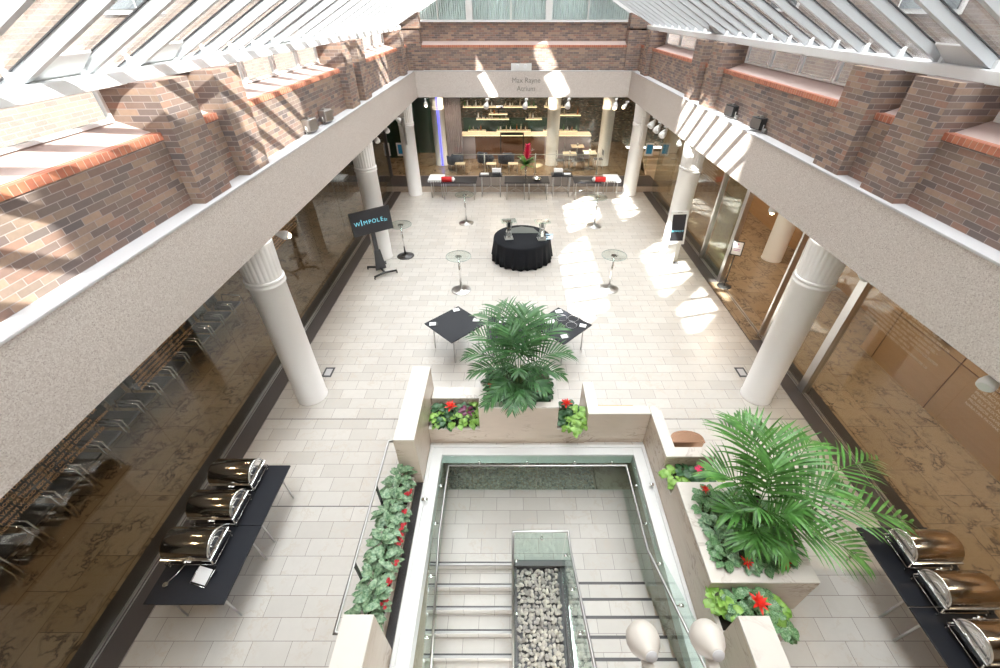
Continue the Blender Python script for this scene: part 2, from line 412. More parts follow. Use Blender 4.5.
# ------------------------------------------------------------------ brick storey
def side_brick(s, nm):
    b = MB(); b.box(s*4.70, s*5.2, -1.2, FY+.7, BZ1-.03, 5.36); struct('wall_brick_' + nm, b, M['brick'])
    b = MB(); b.box(s*4.685, s*4.80, -1.2, FY+.2, 5.34, 5.42); struct('trim_brick_edge_' + nm, b, M['orange'])
    b = MB(); b.prism([(s*4.78,5.34),(s*4.80,5.42),(s*5.2,5.56),(s*5.2,5.34)], -1.2, FY+.6, 'y'); struct('trim_ledge_' + nm, b, M['render'])
    # eave beam
    b = MB(); b.box(s*4.80, s*5.04, -1.2, FY+.6, 5.92, 6.05); struct('roof_beam_eave_' + nm, b, M['steelwhite'], .01)
    # soffit outside the eave
    b = MB(); b.box(s*5.04, s*5.32, -1.2, FY+.6, 5.90, 6.0); struct('trim_eave_' + nm, b, M['steelwhite'])
    for (a, c) in ((-.95,-.3),(.25,.9),(5.45,6.1),(6.65,7.3),(12.05,12.7),(13.25,13.9),(18.6,19.2)):
        b = MB(); b.box(s*4.53, s*5.2, a, c, BZ1, 5.93); struct('wall_pier_' + nm, b, M['brick'])
    # clerestory windows
    k = 0
    spans = [(.95,5.4,3),(6.12,6.63,1),(7.35,12.0,4),(12.72,13.23,1),(13.95,18.55,3),(19.25,20.2,1)]
    for (a, c, n) in spans:
        w = (c-a)/n
        for i in range(n):
            k += 1
            y0, y1 = a+w*i+.02, a+w*(i+1)-.02
            fr = MB(); z0, z1 = 5.55, 5.905; q = .035
            fr.box(s*5.10, s*5.16, y0, y1, z0, z0+q); fr.box(s*5.10, s*5.16, y0, y1, z1-q, z1)
            fr.box(s*5.10, s*5.16, y0, y0+q, z0+q, z1-q); fr.box(s*5.10, s*5.16, y1-q, y1, z0+q, z1-q)
            o = struct('window_%s_%d' % (nm, k), fr, M['steelwhite'])
            p = MB(); p.box(s*5.125, s*5.135, y0+q, y1-q, z0+q, z1-q); obj('pane', p, M['roofglass'], o)
side_brick(-1, 'left'); side_brick(1, 'right')
b = MB(); b.box(-4.53, 4.53, FY+.12, FY+.7, BZ1-.03, 5.34); struct('wall_brick_far', b, M['brick'])
b = MB(); b.box(-4.53, 4.53, FY+.105, FY+.2, 5.33, 5.41); struct('trim_brick_edge_far', b, M['orange'])
b = MB(); b.prism([(FY+.2,5.33),(FY+.2,5.41),(FY+.62,5.52),(FY+.62,5.33)], -4.53, 4.53, 'x'); struct('trim_ledge_far', b, M['render'])
b = MB(); b.box(-5.3, 5.3, FY+.6, FY+1.0, 5.33, 6.14); struct('wall_brick_far_upper', b, M['brick'])
for i, (a, c) in enumerate(((-5.3,-4.1),(4.15,5.3))):
    b = MB(); b.prism([(a,5.9),(c,5.9),(c, 6.05+(4.9-abs(c))*.52 if abs(c) < 4.9 else 6.0),(a, 6.05+(4.9-abs(a))*.52 if abs(a) < 4.9 else 6.0)], FY+.02, FY+.5, 'y')
    b.box(a, c, FY+.02, FY+.5, BZ1, 5.95); struct('wall_pier_far', b, M['brick'])
# gable window wall with curtains
b = MB(); b.box(-4.1, 4.15, FY+.5, FY+.75, 6.14, 6.22); struct('trim_gable_sill', b, M['white'])
o = MB()
for x in (-2.15, 1.0): o.box(x-.13, x+.13, FY+.55, FY+.7, 6.22, 8.4)
for x in (-3.4,-.5,2.55): o.box(x-.025, x+.025, FY+.56, FY+.68, 6.22, 8.4)
o.box(-4.1, 4.1, FY+.55, FY+.7, 7.6, 7.68)
win = struct('window_gable', o, M['white'])
p = MB(); p.box(-4.1, 4.1, FY+.61, FY+.62, 6.22, 8.5); obj('pane', p, M['roofglass'], win)
cu = MB(); n = 700; vs = []; x0 = -4.5
for i in range(n+1):
    x = x0 + 9.0*i/n; y = FY+.86 + .05*math.sin(i*.9) + .03*math.sin(i*.37+1) + (.08 if (i//60) % 3 == 0 else 0)
    vs += [(x, y, 6.14), (x, y, 8.7)]
cu.add(vs, [(2*i, 2*i+2, 2*i+3, 2*i+1) for i in range(n)], True)
tag(obj('curtain', cu, M['curtain']), 'pale green full-width pleated curtain behind the gable window', 'curtain')
b = MB(); b.box(-5.3, 5.3, FY+1.0, FY+1.1, 6.1, 9); struct('wall_gable_room', b, M['white'])

# ------------------------------------------------------------------ glazed roof
SL = .52
def zl(x, off=0): return 6.05 + (4.9-abs(x))*SL + off
DEP, GT = .115, .14
for s, nm in ((-1,'left'), (1,'right')):
    y = 4.41 if s < 0 else 4.86
    y -= .75*7
    while y < FY+.3:
        b = MB(); th = .036
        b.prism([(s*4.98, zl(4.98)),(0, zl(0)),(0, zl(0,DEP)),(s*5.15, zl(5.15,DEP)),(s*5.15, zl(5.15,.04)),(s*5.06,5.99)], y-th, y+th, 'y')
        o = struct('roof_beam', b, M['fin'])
        g = MB(); g.prism([(s*5.15, zl(5.15,DEP)),(0, zl(0,DEP)),(0, zl(0,DEP+.012)),(s*5.15, zl(5.15,DEP+.012))], y-th-.02, y+th+.02, 'y')
        obj('glazing_bar', g, M['darkgrey'], o)
        w = MB(); w.prism([(s*4.98, 6.05),(s*4.90,6.05),(s*4.90,6.13),(s*4.98,6.17)], y-th-.05, y-th-.0, 'y'); obj('foot_bracket', w, M['steelwhite'], o)
        y += .75
    g = MB(); g.prism([(s*5.2, zl(5.2,GT)),(0, zl(0,GT)),(0, zl(0,GT+.012)),(s*5.2, zl(5.2,GT+.012))], -1.2, FY+.6, 'y')
    struct('window_roof_' + nm, g, M['roofglass'])
    # verge at the far end
    b = MB(); b.prism([(s*5.0, zl(5.0,-.02)),(0, zl(0,-.02)),(0, zl(0,.35)),(s*5.0, zl(5.0,.35))], FY+.34, FY+.48, 'y'); struct('roof_beam_verge_' + nm, b, M['steelwhite'])
    b = MB(); b.box(s*5.14, s*5.34, -1.2, FY+.6, 6.0, zl(5.2,GT)-.005); struct('trim_gutter_' + nm, b, M['steelwhite'])
    # some bays have a solid white upstand at the eave
    for yb in ((4.785, 6.285, 10.0) if s < 0 else (4.485, 5.985, 13.5)):
        b = MB(); b.prism([(s*5.0, zl(5.0,.02)),(s*4.72, zl(4.72,.1)),(s*4.72, zl(4.72,GT-.02)),(s*5.1, zl(5.1,GT-.02))], yb-.3, yb+.3, 'y'); struct('trim_upstand', b, M['steelwhite'])
b = MB(); b.box(-.12, .12, -1.2, FY+.6, zl(0,0), zl(0,GT+.08)); struct('roof_beam_ridge', b, M['steelwhite'])

# ------------------------------------------------------------------ neighbouring buildings (foot seen through roof glass; height and openings added to shape the sun)
def facade(s, x, ztop, holes, nm):
    """brick facade in the plane x with rectangular openings added to shape the light (y0,y1,z0,z1)"""
    ys = sorted({-40., 30.} | {h[0] for h in holes} | {h[1] for h in holes})
    zs = sorted({5.0, ztop} | {h[2] for h in holes} | {h[3] for h in holes})
    mb = MB()
    for i in range(len(ys)-1):
        for j in range(len(zs)-1):
            cy, cz = (ys[i]+ys[i+1])/2, (zs[j]+zs[j+1])/2
            if any(h[0] < cy < h[1] and h[2] < cz < h[3] for h in holes): continue
            mb.box(x, x+s*.3, ys[i], ys[i+1], zs[j], zs[j+1])
    return struct('wall_outside_sun_mask_' + nm, mb, M['brickout'])
LH = []
def from_floor(x0, x1, ya, yb, z=0, Lx=.62, Ly=.68, X=-7.6):
    """added opening in the left facade, placed so the mirrored sun lights a patch"""
    za = z + (x0-X)/Lx; zb = z + (x1-X)/Lx; ym = (za+zb)/2 - z
    return (ya-Ly*ym, yb-Ly*ym, za, zb)
patches = [(1.15,2.5,9.0,13.9),(1.7,3.4,15.2,18.2),(3.9,5.0,16.0,18.6),(3.9,5.7,10.9,13.9),(4.1,6.2,9.2,10.7)]
for p in patches: LH.append(from_floor(*p))
LH.append(from_floor(4.35, 5.5, 9.6, 14.2, 3.6))
LH.append((9.4, 11.6, 18.0, 19.7)); LH.append((12.2, 14.2, 13.6, 14.7)); LH.append((15.7, 16.7, 9.7, 10.2))  # added openings for the sun patches on the far wall
facade(-1, -7.6, 42, [h for h in LH], 'left')  # unseen upper wall added to block the mirrored sun outside the openings
RH = [(-.4,2.2,16.0,17.1),(8.2,9.6,16.0,17.1),(-14,-3.6,16.0,17.1)]  # notches added to let sun lower onto the left wall
RH = RH + [(-40,30,17.1,21.5)]  # open slot added for the main sun; wall above it cuts sky light
facade(1, 7.6, 42, [h for h in RH], 'right')
for s, nm in ((-1,'left'),(1,'right')):
    b = MB(); b.box(s*5.3, s*7.6, -1.4, 26, 4.9, 5.0); struct('floor_outside_' + nm, b, M['coping'])
for i, (s, y0) in enumerate(((-1,1.6),(-1,9.2),(1,9.5),(1,15))):
    o = MB(); o.box(s*7.55, s*7.62, y0, y0+1.6, 6.5, 8.0); o = struct('window_outside_%d' % (i+1), o, M['white'])
    p = MB(); p.box(s*7.52, s*7.56, y0+.08, y0+.76, 6.58, 7.92); p.box(s*7.52, s*7.56, y0+.84, y0+1.52, 6.58, 7.92); obj('pane', p, M['winglass'], o)

# ------------------------------------------------------------------ ground floor glazing
def gpanel(n, x, y0, y1, z0=.03, z1=BZ0, m=None):
    g = MB(); g.box(x-.008, x+.008, y0+.004, y1-.004, z0, z1); return struct('window_%d' % n, g, m or M['shopglass'])
ys = [-.1, 2.05, 4.2, 6.35, 8.5, 10.65, 12.8, 14.95, 17.1, 19.0]
for i in range(len(ys)-1): gpanel(101+i, -GX, ys[i], ys[i+1])
for i, (a, b_) in enumerate(((-.1,2.05),(2.05,4.2),(4.2,6.45),(6.45,8.2),(11.2,12.65),(12.65,14.9),(14.9,17.0),(17.0,19.0))): gpanel(120+i, GX, a, b_)
for i, x in enumerate((-5.85,-3.9,-1.95,0,1.95,3.9)):
    g = MB(); g.box(x+.004, x+1.946, 20.5, 20.515, .275, BZ0); struct('window_%d' % (130+i), g, M['farglass'])
# steel door posts on the right
for i, (y, w) in enumerate(((6.5,.09),(8.2,.05),(8.45,.03),(11.1,.08),(12.65,.05))):
    b = MB(); b.box(GX-.07, GX+.07, y-w, y+w, .0, BZ0); struct('door_post', b, M['steel'], .004)
b = MB(); b.box(GX-.05, GX+.05, 8.2, 11.1, 3.38, BZ0); struct('door_head', b, M['steel'])
g = MB(); g.box(GX+.09, GX+.105, 11.1, 12.55, .03, 3.4); struct('door_1', g, M['greenglass'], label='sliding glass door leaf parked open')
f = MB(); f.box(FX+.01, 6.15, 8.25, 11.05, .0, .016); struct('floor_threshold', f, M['brownfloor'])

# ------------------------------------------------------------------ rooms behind the glass
b = MB(); b.box(-10.3,-10.2,-1.2,26.5,0,BZ0); struct('wall_left_room', b, M['darkwall'])
b = MB(); b.box(-10.3,10.3,26.9,27.1,0,BZ0); struct('wall_far_room', b, M['mosaic'])
b = MB(); b.box(8.10,8.2,-1.2,8.0,0,BZ0); b.box(8.2,9.3,7.9,8.0,0,BZ0); struct('wall_right_room', b, M['wood'])
b = MB(); b.box(9.25,9.35,8.0,26.9,0,BZ0); struct('wall_reception', b, M['wood'])
j = MB()
for y in (.6,2.4,4.2,6.0,7.6): j.box(8.088,8.1,y-.006,y+.006,0,BZ0)
j.box(8.088,8.1,-1.2,8,1.22,1.232); struct('trim_panel_joint', j, M['walnut'])
b = MB(); b.box(8.04,8.1,6.3,6.75,1.4,1.62); tag(obj('wall_panel_grille', b, M['black']), 'small black grille set in the wood wall behind right glass', 'grille')
b = MB(); b.box(-10.2,-6.12,20.4,20.5,0,BZ0); struct('wall_left_room_far', b, M['darkwall'])
b = MB(); b.box(6.9,10.2,21.8,21.9,0,BZ0); struct('wall_right_room_far', b, M['cream'])
for k in range(4):
    b = MB(); b.box(5.95,7.6,20.6+.32*k,20.6+.32*(k+1)+1.2-.32*k,0.0 if k else -.02,.26+.17*(k+1)); struct('trim_stair_%d' % k, b, M['cream'])

# ceiling downlights and spots, added to light the rooms behind the glass
LAMPS = 0
def downlight(x, y, label, grp, z=BZ0):
    t = thing('ceiling_light', label, 'light', (x, y, z), 0, grp)
    mb = MB(); mb.lathe([(.10,-.015),(.10,0),(.075,0),(.075,-.015),(.10,-.015)], n=20); obj('trim_ring', mb, M['white'], t)
    mb = MB(); mb.cyl((0,0,-.004),(0,0,-.010),.07, n=16); obj('lens', mb, M['lamp'], t)
for s, nm in ((-1,'left'),(1,'right')):
    for y in (1.5, 4.0, 6.8, 9.6, 12.4, 15.2, 18.0):
        if s < 0 or True:
            downlight(s*7.0, y, 'added recessed ceiling downlight lighting the %s room' % nm, 'added ceiling downlights in the %s room' % nm)
for x in (-3.5,-1.2,1.2,3.5):
    for y in (21.6,24.2): downlight(x, y, 'added recessed ceiling downlight lighting the far bar room', 'added ceiling downlights above the bar')
def lampspot(name, loc, power, col, size=150, rot=(0,0,0), r=.07):
    l = bpy.data.lights.new(name, 'SPOT'); l.energy = power; l.color = col; l.spot_size = R(size); l.spot_blend = .6; l.shadow_soft_size = r
    o = bpy.data.objects.new(name, l); C.objects.link(o); o.location = loc; o.rotation_euler = rot; return o
for s, pw, col in ((-1, 62, (1,.70,.44)), (1, 190, (1,.80,.60))):
    for y in (1.5, 4.0, 6.8, 9.6, 12.4, 15.2, 18.0): lampspot('room_fill_spot', (s*7.0, y, BZ0-.03), pw, col)
for x in (-3.5,-1.2,1.2,3.5):
    for y in (21.6,24.2): lampspot('bar_fill_spot', (x, y, BZ0-.03), 230, (1,.78,.58))

# ------------------------------------------------------------------ stairwell
b = MB()
b.box(-WX, -1.79, -1.2, WY, -.26, .004); b.box(1.79, WX, 1.15, WY, -.26, .004); b.box(-1.79, 1.79, 4.83, WY, -.26, .004)
b.box(-WX, -1.97, -1.2, WY, .004, .03); b.box(1.97, WX, 1.15, WY, .004, .03); b.box(-1.97, 1.97, 4.98, WY, .004, .03)
struct('trim_stairwell_rim', b, M['white'], .006)
b = MB(); b.box(-2.03,-1.93,-1.2,5.9,-4.2,-.26); b.box(1.95,2.05,-1.2,5.9,-4.2,-.26); struct('wall_stairwell', b, M['marble'])
b = MB(); b.box(-2.03,2.05,5.75,5.9,-4.2,-.3); struct('wall_stairwell_far', b, M['marble'])
LZ = -1.1
b = MB(); b.box(-1.93,1.95,3.34,4.80,LZ-.2,LZ); b.box(.42,1.95,3.0,3.34,LZ-.2,LZ); struct('floor_landing', b, M['floor'])
b = MB(); b.box(-1.93,1.95,4.80,5.75,LZ-.3,LZ-.12); b.box(1.25,1.95,4.80,5.75,LZ-.12,LZ-.02); struct('floor_under_planter', b, M['marble'])
# flights
t = thing('staircase', 'pale stone stair flight going down at left of the pebble trough', 'stairs', (-1.1, 3.34, LZ)); t['kind'] = 'structure'
for i in range(14):
    y1 = 0 - .29*i; z = -.16*(i+1)
    mb = MB(); mb.box(-.82, .64, y1-.30, y1, z-.16, z); obj('tread', mb, M['floor'], t)
    n_ = MB(); n_.box(-.82, .64, y1-.006+.0, y1+.028, z+.125, z+.163); obj('nosing', n_, M['nosing'], t)
    d_ = MB(); d_.box(-.82, .64, y1+.03, y1+.055, z+.158, z+.163); obj('grip_strip', d_, M['granite'], t)
t = thing('staircase', 'pale stone stair flight rising at right of the pebble trough', 'stairs', (1.1, 3.0, LZ)); t['kind'] = 'structure'
for i in range(7):
    y1 = -.30*i; z = .16*(i+1)
    mb = MB(); mb.box(-.66, .62, y1-.30 if i < 6 else -3.5, y1, z-.16-.05*i, z-.006); obj('tread', mb, M['floor'], t)
    d_ = MB(); d_.box(-.66, .62, y1-.035, y1+.004, z-.01, z); obj('grip_strip', d_, M['granite'], t)
b = MB()
for i in range(7): b.box(1.72, 1.95, 3.0-.30*i-.3, 3.0-.30*i, -1.3, LZ+.16*i)
struct('trim_stringer', b, M['marble'])
# pebble trough between the flights
t = thing('pebble_trough', 'long trough of grey pebbles between the two stair flights', 'trough', (0,3.3,LZ))
mb = MB(); mb.box(-.47,.44,-4.4,.10,-.5,-.06); obj('trough_body', mb, M['granite'], t)
mb = MB(); mb.box(-.47,.44,.0,.10,-.06,.06); mb.box(.36,.44,-4.4,0,-.06,.0); mb.box(-.47,-.40,-4.4,0,-.06,.0); obj('trough_edge', mb, M['granite2'], t)
def pebbles(name, label, x0, x1, y0, y1, z, r, seed, fall=0):
    rr = random.Random(seed); mb = MB()
    bm = bmesh.new(); bmesh.ops.create_icosphere(bm, subdivisions=1, radius=1); V0 = [v.co.copy() for v in bm.verts]; F0 = [[v.index for v in f_.verts] for f_ in bm.faces]; bm.free()
    x = x0
    step = r*1.08
    nx = int((x1-x0)/step); ny = int((y1-y0)/step)
    for i in range(nx):
        for j in range(ny):
            c = Vector((x0+(i+.5)*step+rr.uniform(-.3,.3)*step, y0+(j+.5)*step+rr.uniform(-.3,.3)*step, z+rr.uniform(-.2,.9)*r))
            a, b_, c_ = r*rr.uniform(.55,1.05), r*rr.uniform(.45,.8), r*rr.uniform(.3,.5)
            Mx = Matrix.Translation(c) @ Euler((rr.uniform(-.5,.5), rr.uniform(-.5,.5), rr.uniform(0,PI))).to_matrix().to_4x4() @ Matrix.Diagonal((a,b_,c_,1))
            mb.add([v + Vector((rr.uniform(-.12,.12),)*3) for v in V0], F0, True, Mx)
    tag(obj(name, mb, M['pebble']), label, 'pebbles', None, 'stuff')
pebbles('pebble_bed', 'grey and buff pebbles filling the trough between the stairs', -.40, .36, -1.0, 3.29, LZ-.05, .055, 1)
pebbles('pebble_bed', 'grey pebbles behind the far glass balustrade under the planters', -1.85, 1.25, 4.84, 5.74, LZ-.13, .045, 2)

def slab(mb, P, d):   # a thin plate through 4 points, thickness vector d
    d = Vector(d)/2; vs = [Vector(p)-d for p in P] + [Vector(p)+d for p in P]
    mb.hexa(vs)
# centre balustrade
t = thing('glass_balustrade', 'steel and glass balustrade round the pebble trough between flights', 'balustrade', (0,3.38,-.05))
mb = MB(); slab(mb, [(-.43,.0,-1.05),(.38,.0,-1.05),(.38,.0,-.02),(-.43,.0,-.02)], (0,.012,0)); obj('glass_panel', mb, M['greenglass'], t)
for k in range(3):
    a, c = -.02-1.25*k, -.02-1.25*(k+1)+.02
    mb = MB(); slab(mb, [(-.44,a,-1.05+(.55*a)),(-.44,c,-1.05+.55*c),(-.44,c,-.03+.55*c),(-.44,a,-.03+.55*a)], (.012,0,0)); obj('glass_panel', mb, M['greenglass'], t)
    def zr(y): return .55*max(0, -.28-y)
    mb = MB(); slab(mb, [(.39,a,-1.05+zr(a)*.0),(.39,c,-1.05),(.39,c,-.03+zr(c)),(.39,a,-.03+zr(a))], (.012,0,0)); obj('glass_panel', mb, M['greenglass'], t)
mb = MB(); mb.tube([(-.47,-4.2,-2.31),(-.47,-.05,-.03),(-.47,.02,0),(.42,.02,0),(.42,-.28,0),(.42,-3.6,1.83)], .021, 10); obj('handrail', mb, M['railsteel'], t)
for k in range(5):
    y = -.3-.62*k
    mb = MB(); mb.cyl((.39,y,-.12+.55*max(0,-.28-y)),(.33,y,-.12+.55*max(0,-.28-y)),.022,n=12); mb.tube([(.36,y,-.10+.55*max(0,-.28-y)),(.42,y,-.0+.55*max(0,-.28-y))],.008,6); obj('clamp', mb, M['chrome'], t)
    mb = MB(); mb.cyl((-.44,y,-.14+.55*y),(-.39,y,-.14+.55*y),.022,n=12); obj('clamp', mb, M['chrome'], t)
mb = MB(); mb.cyl((0,0,-.14),(0,-.05,-.14),.022,n=12); obj('clamp', mb, M['chrome'], t)
# outer balustrade
t = thing('glass_balustrade', 'glass balustrade with steel handrail round the stairwell walls', 'balustrade', (0,4.79,0))
for (a, c) in ((-1.75,0),(.01,1.75)):
    mb = MB(); slab(mb, [(a,0,-1.12),(c,0,-1.12),(c,0,0),(a,0,0)], (0,.014,0)); obj('glass_panel', mb, M['greenglass'], t)
def zL(y): return -.55*max(0, -1.41-y)
def zR(y): return .56*max(0, -1.65-y)
for (a, c) in ((-.01,-1.41),(-1.42,-2.8),(-2.81,-4.2)):
    mb = MB(); slab(mb, [(-1.76,a,-1.12+zL(a)),(-1.76,c,-1.12+zL(c)),(-1.76,c,zL(c)),(-1.76,a,zL(a))], (.014,0,0)); obj('glass_panel', mb, M['greenglass'], t)
for (a, c) in ((-.01,-.82),(-.83,-1.65),(-1.66,-2.6),(-2.61,-3.5)):
    mb = MB(); slab(mb, [(1.75,a,-1.12+zR(a)),(1.75,c,-1.12+zR(c)),(1.75,c,zR(c)),(1.75,a,zR(a))], (.014,0,0)); obj('glass_panel', mb, M['greenglass'], t)
mb = MB(); mb.tube([(-1.66,-4.2,-1.65),(-1.66,-1.41,-.11),(-1.66,-.12,-.11),(1.64,-.12,-.11),(1.64,-1.65,-.11),(1.64,-3.5,.93)], .02, 10); obj('handrail', mb, M['railsteel'], t)
for y in (-.5,-1.2,-1.9,-2.6,-3.2):
    mb = MB(); mb.tube([(1.75,y,-.16+zR(y)),(1.66,y,-.16+zR(y)),(1.64,y,-.11+zR(y))],.009,6); mb.cyl((1.77,y,-.16+zR(y)),(1.72,y,-.16+zR(y)),.025,n=12); obj('bracket', mb, M['chrome'], t)
    mb = MB(); mb.tube([(-1.76,y,-.16+zL(y)),(-1.68,y,-.16+zL(y)),(-1.66,y,-.11+zL(y))],.009,6); mb.cyl((-1.78,y,-.16+zL(y)),(-1.73,y,-.16+zL(y)),.025,n=12); obj('bracket', mb, M['chrome'], t)
for x in (-1.1,-.2,.7,1.4):
    mb = MB(); mb.tube([(x,0,-.16),(x,-.1,-.16),(x,-.12,-.11)],.009,6); mb.cyl((x,.02,-.16),(x,-.03,-.16),.025,n=12); obj('bracket', mb, M['chrome'], t)
mb = MB(); mb.cyl((-2.0,-.9,.06),(-1.9,-.9,.06),.03,n=14); obj('rim_fixing', mb, M['chrome'], t)
mb = MB(); mb.cyl((1.97,-.62,.06),(1.9,-.62,.06),.03,n=14); obj('rim_fixing', mb, M['chrome'], t)

# ------------------------------------------------------------------ marble parapets and planters
def parapet(x0,x1,y0,y1,z,nm='wall_parapet', label=None, lip=.0):
    b = MB(); b.box(x0,x1,y0,y1,0,z-.03); o = struct(nm, b, M['marble'], label=label)
    c_ = MB(); c_.box(x0-lip,x1+lip,y0-lip,y1+lip,z-.03,z); obj('coping', c_, M['marbletop'], o, .003); return o
parapet(-2.37,-2.035,4.23,5.95,1.2, label='tall marble parapet block at far left of the stairwell')
parapet(-2.39,-2.045,-1.2,1.81,1.2, label='tall marble parapet block at near left of the stairwell')
parapet(-2.03,-1.08,5.65,5.95,.65, label='low marble wall behind the left flower trough')
parapet(.90,1.10,5.12,5.93,.81); parapet(1.10,2.03,5.12,5.31,.81); parapet(2.035,2.23,4.39,5.31,.81); parapet(2.035,2.85,4.2,4.39,.81)
parapet(2.04,2.39,-1.2,1.79,1.22, label='tall marble parapet block at near right of the stairwell')
def planter(x0,x1,y0,y1,z,w,label,soil=.06, body='marble'):
    t = thing('stone_planter', label, 'planter', ((x0+x1)/2,(y0+y1)/2,0))
    hx, hy = (x1-x0)/2, (y1-y0)/2
    mb = MB(); zz = z-soil-.04; mb.box(-hx,hx,-hy,hy,0,zz); mb.box(-hx,-hx+.03,-hy+.03,hy-.03,zz,z-.03); mb.box(hx-.03,hx,-hy+.03,hy-.03,zz,z-.03); mb.box(-hx,hx,-hy,-hy+.03,zz,z-.03); mb.box(-hx,hx,hy-.03,hy,zz,z-.03)
    obj('planter_body', mb, M[body], t)
    mb = MB(); mb.box(-hx,hx,-hy,-hy+w,z-.03,z); mb.box(-hx,hx,hy-w,hy,z-.03,z); mb.box(-hx,-hx+w,-hy+w,hy-w,z-.03,z); mb.box(hx-w,hx,-hy+w,hy-w,z-.03,z)
    obj('planter_rim', mb, M['marbletop'], t, .003)
    mb = MB(); mb.box(-hx+.03,hx-.03,-hy+.03,hy-.03,z-soil-.04,z-soil); obj('soil', mb, M['soil'], t)
    return t
planter(-1.08,.35,5.10,6.2,1.0,.13,'central raised marble planter holding the palm behind the stairwell')
planter(2.035,3.42,2.28,3.71,.85,.21,'large square marble planter holding the big palm at right')
planter(-2.03,-1.08,5.10,5.65,.42,.05,'low marble trough with a red flower left of the central palm')
planter(.35,.90,5.10,5.65,.42,.05,'narrow marble trough with a red flower right of the central palm')
planter(2.035,2.85,3.71,4.2,.50,.05,'marble trough with pink flower in front of the stepped parapet')
planter(2.035,2.85,1.79,2.28,.60,.05,'marble trough with red bromeliad in front of the large planter')
planter(-2.46,-2.16,1.83,4.21,.22,.025,'long narrow planter of silver-green leaves along the left rim')
b = MB()
for k in range(9): b.box(-2.155+.013*k,-2.155+.013*k+.009,1.81,4.23,.0,.035)
tag(obj('drain_grate', b, M['granite']), 'long dark slatted grate between silver-green plants and white rim', 'grate')

# ------------------------------------------------------------------ steel guard rail on the left
t = thing('guard_rail', 'low steel guard rail beside the silver-green plants', 'rail', (-2.5,3.0,0))
mb = MB(); mb.tube([(.12,1.36,1.0),(0,1.36,1.0),(0,-1.31,1.0),(.12,-1.31,1.0)], .02, 10); obj('top_rail', mb, M['railsteel'], t)
for y in (.55,-.55):
    mb = MB(); mb.box(-.008,.008,y-.025,y+.025,0,.985); obj('post', mb, M['darkgrey'], t)

# ------------------------------------------------------------------ plants
def leaf(mb, p, d, L, W, droop=.3, fold=.25, seg=4, roll=0.0, tipp=1.0):
    """a leaf blade from p along d"""
    d = Vector(d).normalized(); side = d.cross(Vector((0,0,1)))
    if side.length < .05: side = Vector((1,0,0))
    side.normalize()
    if roll: side = Matrix.Rotation(roll, 3, d) @ side
    p = Vector(p); vs = []; cur = p.copy(); dd = d.copy()
    for i in range(seg+1):
        s_ = i/seg; w = W*.5*(math.sin(PI*(s_**.75))**.8 if 0 < s_ < 1 else .02)
        nrm = side.cross(dd).normalized()
        vs += [cur - side*w + nrm*(w*fold), cur.copy(), cur + side*w + nrm*(w*fold)]
        cur += dd*(L/seg)
        dd = (dd + Vector((0,0,-droop/seg*1.6))).normalized()
    fs = []
    for i in range(seg):
        a = 3*i; fs += [(a,a+1,a+4,a+3),(a+1,a+2,a+5,a+4)]
    mb.add(vs, fs, True)
def clump(mb, c, r, h, n, L, W, rr, stems=None, droop=.5, el=(.1,1.0)):
    """n leaves radiating from short stems around c"""
    for i in range(n):
        a = rr.uniform(0, 2*PI); q = math.sqrt(rr.random())
        e = rr.uniform(*el)*(1.15-q)
        base = Vector((c[0]+r*q*.75*math.cos(a), c[1]+r*q*.75*math.sin(a), c[2]+h*(1-q*q*.7)*rr.uniform(.6,1)))
        d = Vector((math.cos(a+rr.uniform(-.6,.6)), math.sin(a+rr.uniform(-.6,.6)), e))
        s_ = rr.uniform(.75,1.2)
        if stems is not None and i % 2 == 0: stems.tube([(c[0]+rr.uniform(-.03,.03),c[1]+rr.uniform(-.03,.03),c[2]-.02),(base.x,base.y,base.z)], .004, 4)
        leaf(mb, base, d, L*s_, W*s_, droop, .2, 4, rr.uniform(-.4,.4))
def plant(name, label, cat, c, r, h, n, L, W, m, seed, group=None, droop=.5, el=(.1,1.0)):
    rr = random.Random(seed); t = thing(name, label, cat, c, 0, group)
    mb = MB(); st = MB(); clump(mb, (0,0,0), r, h, n, L, W, rr, st, droop, el)
    obj('foliage', mb, m, t); obj('stems', st, M['stem'], t); return t
def bromeliad(label, c, r, seed, m=None, cat='flower'):
    rr = random.Random(seed); t = thing('red_bromeliad', label, cat, c)
    mb = MB()
    for k in range(16):
        a = k*2.4; e = 1.6 - 1.35*k/15
        leaf(mb, (0,0,.0), (math.cos(a), math.sin(a), e), r*(.75+.4*k/15), r*.32, .25, .3, 4)
    obj('bracts', mb, m or M['redflower'], t)
    mb = MB(); mb.tube([(0,0,-.14),(0,0,.0)], .008, 6); obj('stem', mb, M['stem'], t)
    return t
def bloom(label, c, r, m, group=None, n=7, name='small_flower'):
    mb = MB(); rr = random.Random(int(c[0]*1000+c[1]*77))
    for q in range(n):
        cc = (c[0]+rr.uniform(-r,r), c[1]+rr.uniform(-r,r), c[2]+rr.uniform(-.2,.4)*r)
        for k in range(5):
            a = k*2*PI/5+q
            leaf(mb, cc, (math.cos(a),math.sin(a),.5), r*.55, r*.45, .3, .2, 3)
    return tag(obj(name, mb, m), label, 'flower', group)

